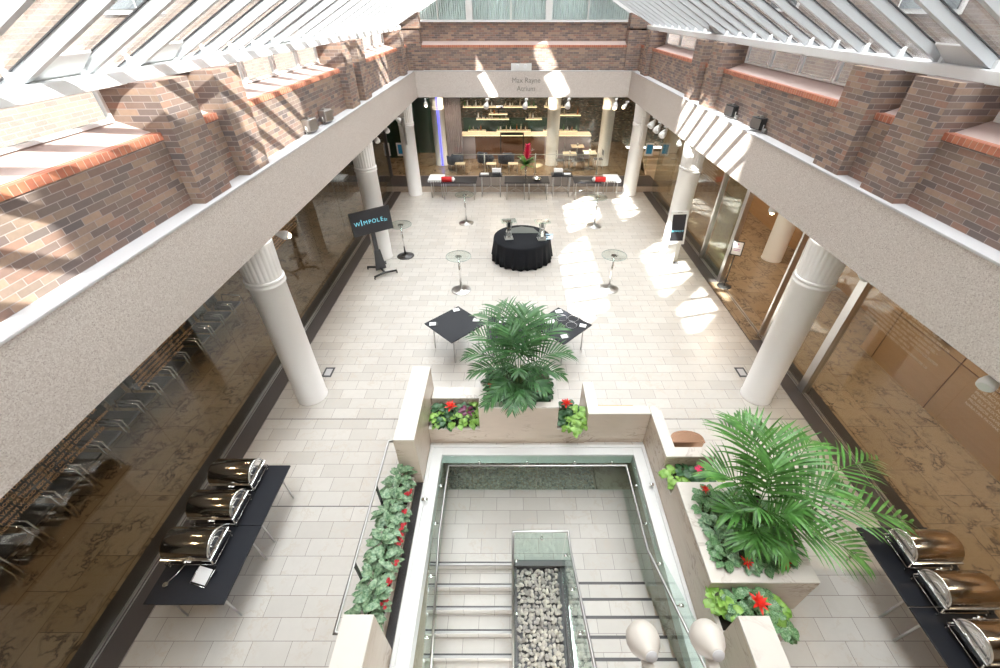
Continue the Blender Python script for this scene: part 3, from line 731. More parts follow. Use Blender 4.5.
def frond(mb, p0, p2, leafL, rr, n=16, w=.026, vdrop=.34, ins=.22):
    """a pinnate palm leaf: arching rachis from p0 to the tip p2, narrow leaflets both sides"""
    p0 = Vector(p0); p2 = Vector(p2); hz = Vector((p2.x-p0.x, p2.y-p0.y, 0)); L = hz.length
    p1 = p0 + hz*.32; p1.z = max(p0.z, p2.z) + .22*L + .12
    N = 24; pts = []
    for i in range(N+1):
        u = i/N; pts.append(p0*(1-u)**2 + p1*(2*u*(1-u)) + p2*u*u)
    ds = [(pts[min(i+1,N)]-pts[max(i-1,0)]).normalized() for i in range(N+1)]
    hor = Vector((0,0,1)).cross(hz).normalized() if L > .01 else Vector((1,0,0))
    mb.tube(pts, .007, 5)
    for i in range(n):
        s_ = ins + (1-ins)*(i+.5)/n; v_ = (i+.5)/n
        j = min(int(s_*N), N-1); f_ = s_*N-j
        q = pts[j].lerp(pts[j+1], f_); dd = ds[j]
        up = dd.cross(hor).normalized()
        if up.z < 0: up = -up
        ll = leafL*(.35+.65*math.sin(PI*min(1,.15+.85*v_))**.6 if v_ < .6 else .35+.65*math.sin(PI*(.15+.85*v_))**.8)
        for sg in (-1,1):
            fwd = .55+1.3*v_**1.5
            l = (hor*sg + dd*fwd*rr.uniform(.85,1.15) + up*(.32-.25*v_)).normalized()
            vs = []; c = q.copy(); side = dd.cross(l).cross(l).normalized(); lq = ll*rr.uniform(.88,1.1)
            wd = w*rr.uniform(.85,1.1); tw = rr.uniform(-.4,.4)
            side = Matrix.Rotation(tw, 3, l) @ side
            for k in range(6):
                u = k/5; ww = wd*(.3,.85,1.0,.85,.5,.04)[k]*.5
                vs += [c-side*ww, c+side*ww]
                c = c + l*(lq/5); l = (l + Vector((0,0,-vdrop*(.15+u)*rr.uniform(.6,1.2)))).normalized()
            mb.add(vs, [(2*k,2*k+1,2*k+3,2*k+2) for k in range(5)], True)
def palm(name, label, c, tips, m, seed, ll, w):
    rr = random.Random(seed); t = thing(name, label, 'palm', c); c = Vector(c)
    mb = MB()
    for k in range(6):
        a = k*1.05; mb.tube([(.05*math.cos(a),.05*math.sin(a),-.05),(.06*math.cos(a),.06*math.sin(a),.25),(.10*math.cos(a),.10*math.sin(a),.5)], .018, 6)
    obj('trunk', mb, M['stem'], t)
    for tp in tips:
        p = Vector(tp) - c; a = math.atan2(p.y, p.x); mb = MB(); k = min(1.15, .55+.45*p.length)
        frond(mb, (.05*math.cos(a),.05*math.sin(a),.10), p, ll*k*rr.uniform(.92,1.08), rr, w=w)
        obj('frond', mb, m, t)
    return t
palm('potted_palm', 'bushy dark green palm in the central raised marble planter', (-.36,5.65,.93), [
    (-1.34,5.79,1.6),(-1.22,5.55,1.4),(-1.11,6.58,2.0),(-.78,6.52,2.2),(-.39,6.46,2.2),(-.15,6.36,2.2),(.13,6.38,2.1),(.49,6.27,1.9),(.58,5.85,1.6),(.45,5.55,1.35),
    (-.48,4.90,1.12),(-.21,5.02,1.15),(-.78,5.25,1.2),(-1.26,6.16,1.8),(.02,5.88,1.95),(-.61,6.05,2.05),(-.36,5.35,1.6),(.12,5.25,1.25),(-.9,5.8,1.75),(-.95,5.05,1.1)], M['palm'], 3, .42, .036)
palm('potted_palm', 'big arching green palm in the large square planter at right', (2.82,2.98,.80), [
    (2.47,3.92,1.95),(2.65,3.96,2.05),(3.07,3.77,2.0),(3.68,3.72,1.85),(4.75,3.64,1.5),(4.67,2.79,1.35),(3.9,2.42,1.15),(2.18,3.41,1.6),
    (2.50,2.60,1.12),(3.0,2.45,1.1),(2.35,2.99,1.25),(3.88,3.11,1.6),(2.7,2.55,1.15),(3.14,2.75,1.5),(2.9,3.3,1.9),(2.6,2.85,1.55),(3.35,2.8,1.35)], M['palmr'], 5, .50, .038)
# underplanting in the central planter
G = 'leafy plants at the foot of the central palm'
sp = [(-.86,5.45),(-.86,5.75),(-.84,6.0),(-.62,5.36),(-.35,5.33),(-.08,5.36),(.12,5.45),(.13,5.75),(.12,6.0),(-.6,5.95),(-.1,5.95)]
for i, (x, y) in enumerate(sp): plant('leafy_plant', 'round-leaved dark green plant at the foot of the central palm', 'plant', (x,y,.94), .17, .13, 26, .12, .10, M['darkleaf'], 20+i, G)
bromeliad('small red bract at front right of the central palm', (.03,5.38,1.12), .085, 1)
bromeliad('small red bract at left edge of the central planter', (-.88,5.52,1.12), .07, 2)
plant('purple_plant', 'dark purple leaved plant at right foot of the central palm', 'plant', (.05,5.68,1.0), .12,.12,20,.13,.07,M['purple'],44)
# underplanting in the large planter
G = 'netted-leaf plants at the foot of the big palm'
k = 0
for (x, y) in [(2.33,2.58),(2.33,2.8),(2.34,3.02),(2.35,3.25),(2.4,3.45),(2.55,2.55),(2.78,2.55),(3.0,2.55),(3.15,2.65),(2.6,2.78),(2.6,3.35),(2.55,3.05),(3.15,2.95),(3.1,3.3),(2.85,3.42)]:
    k += 1; plant('fittonia_plant', 'pale-veined netted-leaf plant at the foot of the big palm', 'plant', (x,y,.79), .17, .15, 26, .135, .095, M['netleaf'] if k % 3 else M['silver'], 60+k, G)
bromeliad('red bract at front left corner inside the large planter', (2.52,2.47,.98), .085, 5)
bromeliad('red bract at front right corner inside the large planter', (3.0,2.47,.97), .095, 6)
bromeliad('small red bract at back left inside the large planter', (2.36,3.5,.98), .07, 7)
plant('purple_plant', 'dark purple leaved plant at right side of the large planter', 'plant', (3.17,2.82,.9), .12,.14,20,.13,.06,M['purple'],45)
# troughs
def mix_trough(spots, z, what, seed, lime, fill='darkleaf', r=.15, h=.16):
    G1 = 'dark leafy plants in the ' + what; G2 = 'lime leafy plants in the ' + what
    for i, (x, y, kd) in enumerate(spots):
        if kd: plant('lime_pothos', 'bright lime green leafy plant in the ' + what, 'plant', (x,y,z), r, h, 24, .13, .10, M['limeleaf'], seed+i, G2 if sum(q[2] for q in spots) > 1 else None, .9)
        else: plant('leafy_plant', 'dark green leafy plant in the ' + what, 'plant', (x,y,z), r, h, 24, .13, .10, M[fill], seed+i, G1, .7)
mix_trough([(-1.88,5.25,1),(-1.7,5.2,0),(-1.5,5.2,1),(-1.28,5.2,1),(-1.86,5.47,0),(-1.62,5.45,0),(-1.4,5.45,0),(-1.2,5.5,1)], .42, 'trough left of the central palm', 100, 1, r=.16, h=.20)
bromeliad('red bromeliad in the trough left of the central palm', (-1.62,5.35,.74), .13, 11)
plant('purple_plant', 'dark purple leaved plant in trough left of the central palm', 'plant', (-1.34,5.36,.52), .10,.12,16,.14,.07,M['purple'],46)
mix_trough([(.48,5.5,0),(.62,5.5,0),(.78,5.42,1),(.5,5.25,0),(.66,5.2,1),(.78,5.2,1),(.62,5.06,1)], .42, 'narrow trough right of the central palm', 130, 1, h=.2)
bromeliad('red bromeliad in the narrow trough right of the central palm', (.53,5.42,.74), .12, 12)
mix_trough([(2.13,4.0,1),(2.2,3.82,1),(2.34,4.05,0),(2.5,4.0,0),(2.66,4.05,0),(2.78,3.95,1),(2.4,3.82,0),(2.6,3.8,0)], .52, 'trough in front of the stepped parapet', 150, 1, h=.14)
bloom('magenta flower cluster in the trough before the stepped parapet', (2.55,3.98,.76), .09, M['pink'], n=8, name='magenta_flower')
mix_trough([(2.13,2.14,1),(2.2,2.0,1),(2.32,2.1,0),(2.5,2.12,0),(2.68,2.12,0),(2.34,1.92,0),(2.55,1.95,0),(2.78,2.05,1),(2.75,1.86,0)], .62, 'trough in front of the large planter', 170, 1, fill='netleaf', h=.14)
bromeliad('scarlet star-shaped bromeliad in the trough before the large planter', (2.5,2.03,.90), .13, 14)
# left row of big silver-green plants
G = 'silver-green leafy plants in a row along the left rim'
y = 2.03; i = 0
while y < 4.1:
    plant('aglaonema_plant', 'silver-green broad-leaved plant in the row beside the guard rail', 'plant', (-2.36+.04*(i%2), y, .24), .15, .42, 30, .20, .095, M['silver'], 200+i, G, .8, (.2,1.3)); y += .225; i += 1
G = 'small red flowers between silver-green plants and the grate'
for y in (2.18,2.42,2.66,2.98,3.08,3.2,3.42,3.75): bloom('small red flower cluster between the silver-green plants and grate', (-2.135,y,.48), .055, M['deepred'], G, 6, 'red_flower')
plant('leafy_plant', 'small green plant peeping out past the near right parapet', 'plant', (2.52,1.55,.4), .12,.12,16,.12,.1,M['darkleaf'],300)

# ------------------------------------------------------------------ folding tables
def folding_table(label, c, rz=0, w=.95, d=.95, h=.75, group=None):
    t = thing('folding_table', label, 'table', c, rz, group)
    mb = MB(); mb.box(-w/2,w/2,-d/2,d/2,h-.028,h); obj('table_top', mb, M['black'], t, .004)
    a, b_ = w/2-.13, d/2-.13
    for sx in (-1,1):
        for sy in (-1,1):
            mb = MB(); mb.cyl((sx*a,sy*b_,0),(sx*(a-.02),sy*b_,h-.03),.014,n=10); obj('leg', mb, M['steel'], t)
        mb = MB(); mb.cyl((sx*(a-.01),-b_,h-.16),(sx*(a-.01),b_,h-.16),.010,n=8); mb.cyl((sx*(a-.01),0,h-.16),(sx*.1,0,h-.03),.008,n=8); obj('crossbar', mb, M['steel'], t)
    return t
folding_table('black buffet table under the two farther chafing dishes on the left', (-4.57,3.58,0), 0, 1.0, 1.0)
folding_table('black buffet table at near left with the white card and ladle', (-4.57,2.57,0), 0, 1.0, 1.0)
folding_table('black buffet table at right with its far corner under a palm frond', (4.92,2.55,0), 0, 1.0, 1.0)
folding_table('black buffet table at the bottom right under the nearest chafing dish', (4.92,1.54,0), 0, 1.0, 1.0)
folding_table('black square table turned diagonally left of the central palm', (-1.81,7.95,0), R(45), 1.02, 1.02)
folding_table('black square table turned diagonally right of the central palm, with rings', (.67,7.9,0), R(45), 1.02, 1.02)
folding_table('black square table standing straight right behind the central palm', (-.60,7.75,0), 0, .9, .95, .745)

# ------------------------------------------------------------------ chafing dishes
def chafing(label, c, rz, group=None):
    t = thing('chafing_dish', label, 'chafing dish', c, rz, group)
    # local x = axis of the roll-top lid, +x is the D-shaped front
    L = .64; r = .205; z0 = .19
    def arc(rr, n=20): return [(rr*math.cos(PI*i/n), rr*.98*math.sin(PI*i/n)) for i in range(n+1)]
    mb = MB(); prof = arc(r); n = len(prof)
    vs = []
    for x in (-L/2, -L/2+.02, L/2-.03):
        k = .94 if x == -L/2 else 1
        vs += [(x, p[0]*k, z0+.03+p[1]*k) for p in prof]
    mb.add(vs, [(j*n+i, j*n+i+1, (j+1)*n+i+1, (j+1)*n+i) for j in range(2) for i in range(n-1)], True)
    mb.f.append(tuple(range(n))); mb.sm.append(False)
    obj('roll_lid', mb, M['lid'], t)
    mb = MB(); mb.prism([(p[0]*.93, z0+.03+p[1]*.93) for p in prof], L/2-.035, L/2-.02, 'x'); obj('lid_end', mb, M['chrome'], t)
    mb = MB(); mb.tube([(L/2-.015, p[0], z0+.03+p[1]) for p in prof] + [(L/2-.015, r, z0+.03)], .016, 8); mb.tube([(L/2-.02, p[0]*.78, z0+.03+p[1]*.78) for p in prof], .006, 6); obj('lid_rim', mb, M['chrome'], t)
    mb = MB(); mb.tube([(L/2-.01,-.07,z0+.07),(L/2+.035,-.06,z0+.075),(L/2+.035,.06,z0+.075),(L/2-.01,.07,z0+.07)],.008,8); obj('lid_handle', mb, M['chrome'], t)
    mb = MB(); mb.box(-L/2-.01,L/2+.01,-r-.02,r+.02,z0,z0+.03); mb.box(-L/2+.02,L/2-.02,-r+.02,r-.02,z0-.07,z0); obj('water_pan', mb, M['chrome'], t, .008)
    for sx in (-1,1):
        for sy in (-1,1):
            mb = MB(); mb.tube([(sx*(L/2-.03),sy*(r-.01),z0-.01),(sx*(L/2-.0),sy*(r+.015),.10),(sx*(L/2-.02),sy*r,.0)], .010, 8); mb.ball((sx*(L/2-.02),sy*r,.012),.014,6); obj('leg', mb, M['chrome'], t)
    mb = MB(); mb.tube([(-L/2+.02,-r,.06),(L/2-.02,-r,.06),(L/2-.02,r,.06),(-L/2+.02,r,.06),(-L/2+.02,-r,.06)], .006, 6); obj('stand_frame', mb, M['chrome'], t)
    for sx in (-1,1):
        mb = MB(); mb.lathe([(.045,0),(.045,.055),(.02,.06)], (sx*.15,0,.0), 14); obj('burner', mb, M['chrome'], t)
    mb = MB(); mb.cyl((.03,-r-.035,z0+.02),(-.03,-r-.035,z0+.02),.018,n=12); mb.box(-.05,.05,-r-.03,-r,z0,z0+.03); mb.tube([(-.08,-r-.03,z0+.01),(.08,-r-.03,z0+.01)],.007,6); obj('hinge', mb, M['chrome'], t)
    return t
c0 = chafing('polished chafing dish farthest up the left buffet table', (-4.70,3.80,.75), 0)
dup(c0, (-4.70,3.27,.75), 0, 'polished chafing dish in the middle of three on the left buffet')
dup(c0, (-4.70,2.72,.75), 0, 'polished chafing dish next to the white card on the left buffet')
dup(c0, (4.98,2.68,.75), PI, 'polished chafing dish under the palm frond tip on the right buffet')
dup(c0, (4.98,2.16,.75), PI, 'polished chafing dish in the middle of three on the right buffet')
dup(c0, (4.98,1.62,.75), PI, 'polished chafing dish cut by the bottom right picture corner')
t = thing('menu_card', 'white blank menu card on a slanted steel holder, left buffet', 'card', (-4.49,2.37,.75), R(-14))
mb = MB(); slab(mb, [(-.10,-.07,.02),(.10,-.07,.02),(.10,.10,.085),(-.10,.10,.085)], (0,0,.004)); obj('card', mb, M['paper'], t)
mb = MB(); mb.tube([(-.115,-.09,.008),(-.115,.11,.075),(-.115,.11,.0)],.007,6); mb.tube([(.115,-.09,.008),(.115,.11,.075),(.115,.11,.0)],.006,6); mb.tube([(-.115,-.09,.008),(.115,-.09,.008)],.006,6); obj('holder', mb, M['chrome'], t)
t = thing('serving_ladle', 'steel serving ladle resting on near left corner of the buffet', 'ladle', (-4.88,2.36,.75), R(62))
mb = MB(); mb.tube([(-.06,0,.03),(.06,0,.02),(.2,0,.055)], .009, 8); obj('handle', mb, M['chrome'], t)
mb = MB(); mb.lathe([(.005,.0),(.025,.005),(.035,.025),(.032,.03)], (-.08,0,.0), 16); obj('bowl', mb, M['chrome'], t)

# items on diagonal tables
def pad(label, c, rz, group=None):
    t = thing('note_pad', label, 'notepad', c, rz, group)
    mb = MB(); mb.box(-.075,.075,-.06,.06,0,.012); obj('pages', mb, M['paper'], t)
    mb = MB(); mb.box(-.05,.11,-.085,-.066,0,.008); mb.box(.06,.12,-.06,.05,0,.006); obj('black_wallet', mb, M['blackmetal'], t)
pad('white note pad at the left corner of the left diagonal table', (-2.33,7.92,.75), R(5))
pad('white note pad at the far corner of the left diagonal table', (-1.84,8.50,.75), R(20))
pad('white note pad at the right corner of the left diagonal table', (-1.32,8.08,.75), R(-10))
pad('white note pad at the far corner of the right diagonal table', (.66,8.43,.75), R(10))
pad('white note pad at the right corner of the right diagonal table', (1.17,7.85,.75), R(-20))
pad('white note pad at the near corner of the right diagonal table', (.70,7.45,.75), R(15))
for lab, x, y in (('farthest wire ring on the right diagonal table',.71,8.17),('rightmost wire ring on the right diagonal table',.98,8.15),('nearest wire ring on the right diagonal table',.91,7.88)):
    mb = MB(); mb.lathe([(.121,0),(.124,.003),(.127,0),(.121,0)], (x,y,.752), 40); tag(obj('wire_ring', mb, M['steel']), lab, 'ring')
mb = MB(); mb.lathe([(.002,.0),(.06,.002),(.13,.02),(.125,.024),(.06,.008),(.002,.006)], (.40,8.02,.752), 30); tag(obj('plate', mb, M['paper']), 'round white plate at left of the right diagonal table', 'plate')
mb = MB(); mb.box(-.82,-.52,7.98,8.12,.746,.757); tag(obj('menu_sheet', mb, M['paper']), 'white sheet on the table behind the central palm', 'paper')
mb = MB(); mb.box(-1.0,-.82,7.75,7.88,.746,.80); tag(obj('box_tray', mb, M['paper']), 'small white box on the left of the table behind palm', 'box')

# ------------------------------------------------------------------ round table
t = thing('round_table', 'round table under a floor-length pleated black cloth', 'table', (-.15,12.5,0))
mb = MB(); mb.cyl((0,0,.69),(0,0,.735),.90,n=48); obj('table_top', mb, M['walnut'], t)
for a in (45,135,225,315):
    mb = MB(); mb.cyl((.6*math.cos(R(a)),.6*math.sin(R(a)),0),(.6*math.cos(R(a)),.6*math.sin(R(a)),.70),.018,n=8); obj('leg', mb, M['steel'], t)
mb = MB(); prof = [(.001,.745),(.5,.745),(.88,.745),(.915,.73),(.925,.69),(.94,.5),(.965,.25),(.985,.02)]
def ruffle(a, z): 
    k = max(0, (.70-z)/.70); return 1 + k*(.035*math.sin(a*26)+.018*math.sin(a*11+1)+.012*math.sin(a*43))
mb.lathe(prof, (-.15,12.5,0), 260, rf=ruffle)
tag(obj('tablecloth', mb, M['blackcloth']), 'black pleated cloth over the round table in mid floor', 'tablecloth')
def pedestal(label, c, group=None):
    t = thing('glass_stand', label, 'stand', c, R(8), group); t.scale = (1,1,1.3)
    mb = MB()
    for s0, s1, z0, z1 in ((.13,.062,.0,.22),(.062,.11,.22,.44)):
        mb.hexa([(-s0,-s0,z0),(s0,-s0,z0),(s0,s0,z0),(-s0,s0,z0),(-s1,-s1,z1),(s1,-s1,z1),(s1,s1,z1),(-s1,s1,z1)])
    obj('flared_body', mb, M['crystal'], t)
    mb = MB(); mb.hexa([(-.05,-.05,.02),(.05,-.05,.02),(.05,.05,.02),(-.05,.05,.02),(-.035,-.035,.20),(.035,-.035,.20),(.035,.035,.20),(-.035,.035,.20)]); obj('inner_core', mb, M['chrome'], t)
    mb = MB(); mb.box(-.135,.135,-.135,.135,-.0,.012); obj('base', mb, M['steel'], t)
    mb = MB(); mb.box(-.045,.045,-.045,.045,.30,.43); obj('socket', mb, M['blackmetal'], t)
    mb = MB(); mb.box(-.24,.24,-.17,.17,.44,.455); obj('glass_plate', mb, M['greenglass'], t)
    mb = MB(); mb.box(-.2,.2,-.13,.13,.456,.47); obj('upper_plate', mb, M['crystal'], t)
pedestal('square flared glass stand on the left of the black round table', (-.58,12.35,.745))
pedestal('square flared glass stand on the right of the black round table', (.47,12.3,.745))
mb = MB(); mb.prism([(-.62,12.72),(.42,12.72),(.24,13.12),(-.16,13.24),(-.46,13.12)], .747, .757, 'z'); tag(obj('slate_board', mb, mat('slate', (.12,.13,.12), .3)), 'grey slate board at the back of the black round table', 'board')
for i, yy in enumerate((12.62,12.46,12.30)):
    mb = MB(); mb.box(.62,.86-.03*i,yy-.045,yy+.045,.747,.756+.002*i); tag(obj('leaflet', mb, mat('leaflet_blue%d' % i, (.35,.48,.60), .4)), ('farthest','middle','nearest')[i]+' of the pale blue leaflets on the round table', 'leaflet', None)

for o in list(C.objects):
    if o.parent is None and o.name.split('.')[0] in ('round_table','tablecloth','glass_stand','slate_board','leaflet'): o.location.y += .22; o.location.x += .01
# ------------------------------------------------------------------ poseur tables
def poseur(label, c, base='steel'):
    t = thing('poseur_table', label, 'table', c)
    mb = MB(); mb.lathe([(.001,0),(.285,0),(.285,.008),(.26,.014),(.05,.022),(.035,.05)], n=40); obj('base', mb, M[base], t)
    mb = MB(); mb.cyl((0,0,.02),(0,0,1.09),.027,n=18); obj('pole', mb, M['chrome'], t)
    mb = MB(); mb.lathe([(.001,1.10),(.345,1.10),(.35,1.105),(.345,1.112),(.001,1.112)], n=48); obj('glass_top', mb, M['glass'], t)
    mb = MB(); mb.lathe([(.343,1.099),(.351,1.101),(.351,1.111),(.343,1.113),(.343,1.099)], n=48); obj('glass_edge', mb, mat('glass_edge_green', (.28,.36,.33), .2), t)
    mb = MB(); mb.cyl((0,0,1.085),(0,0,1.10),.09,n=18); obj('top_plate', mb, M['chrome'], t)
poseur('tall glass poseur table between black round table and left diagonal table', (-1.97,10.63,0))
poseur('tall glass poseur table at the edge of the sunlit patch, right of round table', (2.40,10.69,0))
poseur('tall glass poseur table just in front of the far left buffet', (-2.23,15.53,0))
poseur('tall glass poseur table just in front of the far right buffet', (2.67,15.24,0))
poseur('tall glass poseur table with black base beside the display screen', (-4.04,12.79,0), 'granite')
# correct the x offsets measured from the picture
# ------------------------------------------------------------------ display screen on wheels
t = thing('display_screen', 'black display screen on a wheeled stand showing WIMPOLE lettering', 'screen', (-4.60,11.75,0), R(36))
mb = MB(); mb.prism([(-.09,.1),(.09,.1),(.06,.5),(.055,1.45),(-.055,1.45),(-.06,.5)], -.0, .07, 'y'); obj('stand_column', mb, M['darkgrey'], t)
mb = MB(); mb.prism([(-.17,.09),(.17,.09),(.09,.75),(-.09,.75)], -.03, -.005, 'y'); obj('column_shroud', mb, M['darkgrey'], t)
mb = MB(); mb.tube([(-.36,-.38,.09),(0,-.33,.11),(.36,-.38,.09)],.034,8); mb.tube([(-.30,.36,.09),(0,.10,.11),(.30,.36,.09)],.034,8); mb.tube([(0,-.33,.11),(0,.12,.11)],.035,8); obj('stand_base', mb, M['blackmetal'], t)
for (x, y) in ((-.36,-.38),(.36,-.38),(-.30,.36),(.30,.36)):
    mb = MB(); mb.cyl((x-.014,y,.032),(x+.014,y,.032),.032,n=14); mb.cyl((x,y,.03),(x,y,.10),.010,n=8); obj('wheel', mb, M['blackmetal'], t)
Ms = Matrix.Translation((0,-.06,1.68)) @ Matrix.Rotation(R(-6),4,'X')
mb = MB(); mb.box(-.60,.60,-.02,.03,-.345,.345,Ms); scr = obj('screen_housing', mb, M['blackmetal'], t, .004)
mb = MB(); mb.box(-.585,.585,-.0225,-.0195,-.33,.33,Ms); obj('screen_face', mb, M['screen'], scr)
X0 = -.43
for ch, dx, sz, dz in (('W',0,.165,0),('1',.13,.25,.015),('M',.245,.165,0),('P',.375,.165,0),('O',.50,.165,0),('L',.625,.165,0),('E',.735,.165,0),('S',.82,.12,-.04),('T',.875,.09,-.055)):
    tx = text('lettering', ch, sz, M['cyan'], scr, Ms @ Vector((X0+dx,-.026,dz)), (R(90-6),0,0), .001)
# ------------------------------------------------------------------ white kiosk
t = thing('kiosk', 'white upright kiosk with a black portrait touch screen', 'kiosk', (4.55,12.1,.0), R(4)); t.scale = (.93,.93,1.02)
mb = MB(); mb.prism([(-.16,0),(.16,0),(.16,.7),(.10,.95),(-.10,.95),(-.16,.7)], -.02,.16,'y'); obj('kiosk_body', mb, M['white'], t, .02)
mb = MB(); mb.box(-.24,.24,-.22,.20,0,.02); obj('base_plate', mb, M['white'], t, .006)
Mk = Matrix.Translation((0,-.05,1.30)) @ Matrix.Rotation(R(-14),4,'X')
mb = MB(); mb.box(-.29,.29,-.02,.05,-.50,.48,Mk); k_ = obj('screen_housing', mb, M['white'], t, .02)
mb = MB(); mb.box(-.22,.22,-.024,-.018,-.39,.39,Mk); obj('screen_face', mb, M['screen'], k_)
text('lettering', 'W1MPOLE ST', .068, M['cyan'], k_, Mk @ Vector((0,-.028,-.10)), (R(90-14),0,0), .001)
text('lettering', 'welcome', .04, M['darkgrey'], k_, Mk @ Vector((0,-.024,.44)), (R(90-14),0,0), .001)
mb = MB(); mb.box(.30,.44,.10,.22,0,.03); obj('cable_box', mb, M['darkgrey'], t)
# ------------------------------------------------------------------ sign stand by the doorway
t = thing('sign_stand', 'black floor stand with a tilted white notice by the open doorway', 'sign', (5.86,10.82,0.016), R(-25))
mb = MB(); mb.lathe([(.001,0),(.20,0),(.20,.012),(.03,.03)], n=30); obj('base', mb, M['blackmetal'], t)
mb = MB(); mb.cyl((0,0,.02),(0,.06,1.08),.016,n=10); obj('pole', mb, M['blackmetal'], t)
Mk = Matrix.Translation((0,.03,1.22)) @ Matrix.Rotation(R(-30),4,'X')
mb = MB(); mb.box(-.15,.15,0,.02,-.20,.20,Mk); k_ = obj('frame', mb, M['blackmetal'], t)
mb = MB(); mb.box(-.125,.125,-.004,.0,-.175,.175,Mk); obj('notice', mb, M['paper'], k_)
mb = MB(); mb.box(-.02,.02,-.006,-.004,.10,.13,Mk); mb.box(-.09,.09,-.006,-.004,-.03,-.015,Mk); mb.box(-.08,.08,-.006,-.004,-.07,-.055,Mk); mb.box(-.07,.07,-.006,-.004,.03,.038,Mk); obj('printed_lines', mb, mat('print_mauve', (.45,.10,.35), .6), k_)

# ------------------------------------------------------------------ far row of tables
def leg_table(label, c, w, d, h=.75, items=()):
    t = thing('folding_table', label, 'table', c)
    mb = MB(); mb.box(-w/2,w/2,-d/2,d/2,h-.028,h); obj('table_top', mb, M['black'], t, .004)
    for sx in (-1,1):
        for sy in (-1,1):
            mb = MB(); mb.cyl((sx*(w/2-.10),sy*(d/2-.08),0),(sx*(w/2-.10),sy*(d/2-.08),h-.03),.016,n=8); obj('leg', mb, M['steel'], t)
    mb = MB(); mb.cyl((-w/2+.1,-d/2+.08,.28),(0,-d/2+.08,.5),.008,n=6); mb.cyl((w/2-.1,-d/2+.08,.28),(0,-d/2+.08,.5),.008,n=6); mb.cyl((0,-d/2+.08,.5),(0,0,h-.03),.008,n=6); obj('brace', mb, M['steel'], t)
    return t
leg_table('long black table beside the red roll on the far left', (-2.72,18.35,0), 1.5, .8)
leg_table('tall narrow black table with leaflets, left of the flower vase', (-1.37,18.55,0), 1.0, .55, .92)
leg_table('black table holding the glass vase of flowers at the far step', (-.30,18.4,0), .95, .9)
leg_table('black table with a glass bowl right of the flower vase', (.66,18.4,0), .95, .9)
leg_table('tall narrow black table with white napkins, right of the vase', (1.68,18.55,0), .9, .55, .92)
leg_table('long black table beside the red roll on the far right', (2.75,18.35,0), 1.15, .8)
def cloth_table(label, c, sgn):
    t = thing('side_table', label, 'table', c)
    mb = MB(); mb.box(-.30,.30,-.36,.36,.72,.75); obj('table_top', mb, M['black'], t)
    for sx in (-1,1):
        for sy in (-1,1):
            mb = MB(); mb.cyl((sx*.22,sy*.28,0),(sx*.22,sy*.28,.72),.015,n=8); obj('leg', mb, M['steel'], t)
    mb = MB(); mb.box(c[0]-.32,c[0]+.32,c[1]-.38,c[1]+.38,.752,.80)
    for k in range(9): mb.box(c[0]-.32+.073*k,c[0]-.32+.073*k+.045,c[1]-.385,c[1]-.372,.70,.765)
    for k in range(10): mb.box(c[0]+sgn*.325-.006,c[0]+sgn*.325+.006,c[1]-.38+.077*k,c[1]-.38+.077*k+.045,.70,.765)
    tag(obj('folded_tablecloth', mb, M['cloth']), 'white scallop-edged cloth on the %s side table by the red roll' % ('far left' if sgn < 0 else 'far right'), 'cloth')
cloth_table('small table under the white scalloped cloth at far left', (-3.72,18.55,0), -1)
cloth_table('small table under the white scalloped cloth at far right', (3.86,18.55,0), 1)
for sgn, x in ((-1,-3.22),(1,3.28)):
    t = thing('fabric_roll', 'red fabric roll with white end at the %s of the far tables' % ('left' if sgn < 0 else 'right'), 'roll', (x,18.12,.75+.10))
    mb = MB(); mb.cyl((-.22,0,0),(.22,0,0),.10,n=24); mb.box(-.22,.22,-.06,.2,-.10,-.03); obj('roll', mb, M['red'], t)
    mb = MB(); mb.cyl((-sgn*.22,0,0),(-sgn*.30,0,0),.098,n=24); mb.cyl((-sgn*.30,0,0),(-sgn*.34,0,0),.05,n=16); obj('white_end', mb, M['cloth'], t)
    if sgn < 0: leg = None
def napkins(label, c, seed):
    rr = random.Random(seed); t = thing('napkin_holder', label, 'holder', c); t.scale = (1.4,1.3,1.2)
    mb = MB(); mb.box(-.13,.13,-.08,.08,0,.10); obj('holder', mb, M['darkgrey'], t)
    mb = MB()
    for k in range(6): mb.hexa([(-.12+.045*k,-.06,.02),(-.09+.045*k,-.06,.02),(-.09+.045*k,.05,.02),(-.12+.045*k,.05,.02),(-.135+.045*k,-.05,.20+.03*rr.random()),(-.085+.045*k,-.05,.20+.03*rr.random()),(-.085+.045*k,.06,.20),(-.135+.045*k,.06,.22)])
    obj('napkins', mb, M['cloth'], t)
napkins('folded white napkins on the tall table left of the flowers', (-1.12,18.5,.92), 1)
napkins('white flower-like napkins on the tall table right of the flowers', (1.52,18.5,.92), 2)
mb = MB(); mb.box(-1.80,-1.46,18.42,18.58,.922,.98); tag(obj('leaflet_stack', mb, M['paper']), 'stack of white leaflets on the tall far left table', 'leaflets')
mb = MB(); mb.box(1.78,2.06,18.42,18.58,.922,.97); tag(obj('leaflet_stack', mb, M['paper']), 'stack of white leaflets on the tall far right table', 'leaflets')
mb = MB(); mb.lathe([(.001,.0),(.08,.0),(.17,.06),(.20,.10),(.19,.10),(.16,.065),(.07,.012),(.001,.012)], (.60,18.25,.752), 30); tag(obj('glass_bowl', mb, M['chrome']), 'shallow shiny bowl on the black table right of the vase', 'bowl')
mb = MB(); mb.box(-.28,.05,17.98,18.12,.752,.765); tag(obj('black_folder', mb, M['darkgrey']), 'grey folder on the front edge of the far right long table', 'folder'); bpy.context.view_layer.update()
bpy.data.objects['black_folder'].location = (2.75,.1,0)
t = thing('flower_vase', 'slim glass vase with tall pink ginger flower and green leaves', 'vase', (.13,18.5,.75)); t.scale = (1.45,1.45,1.25)
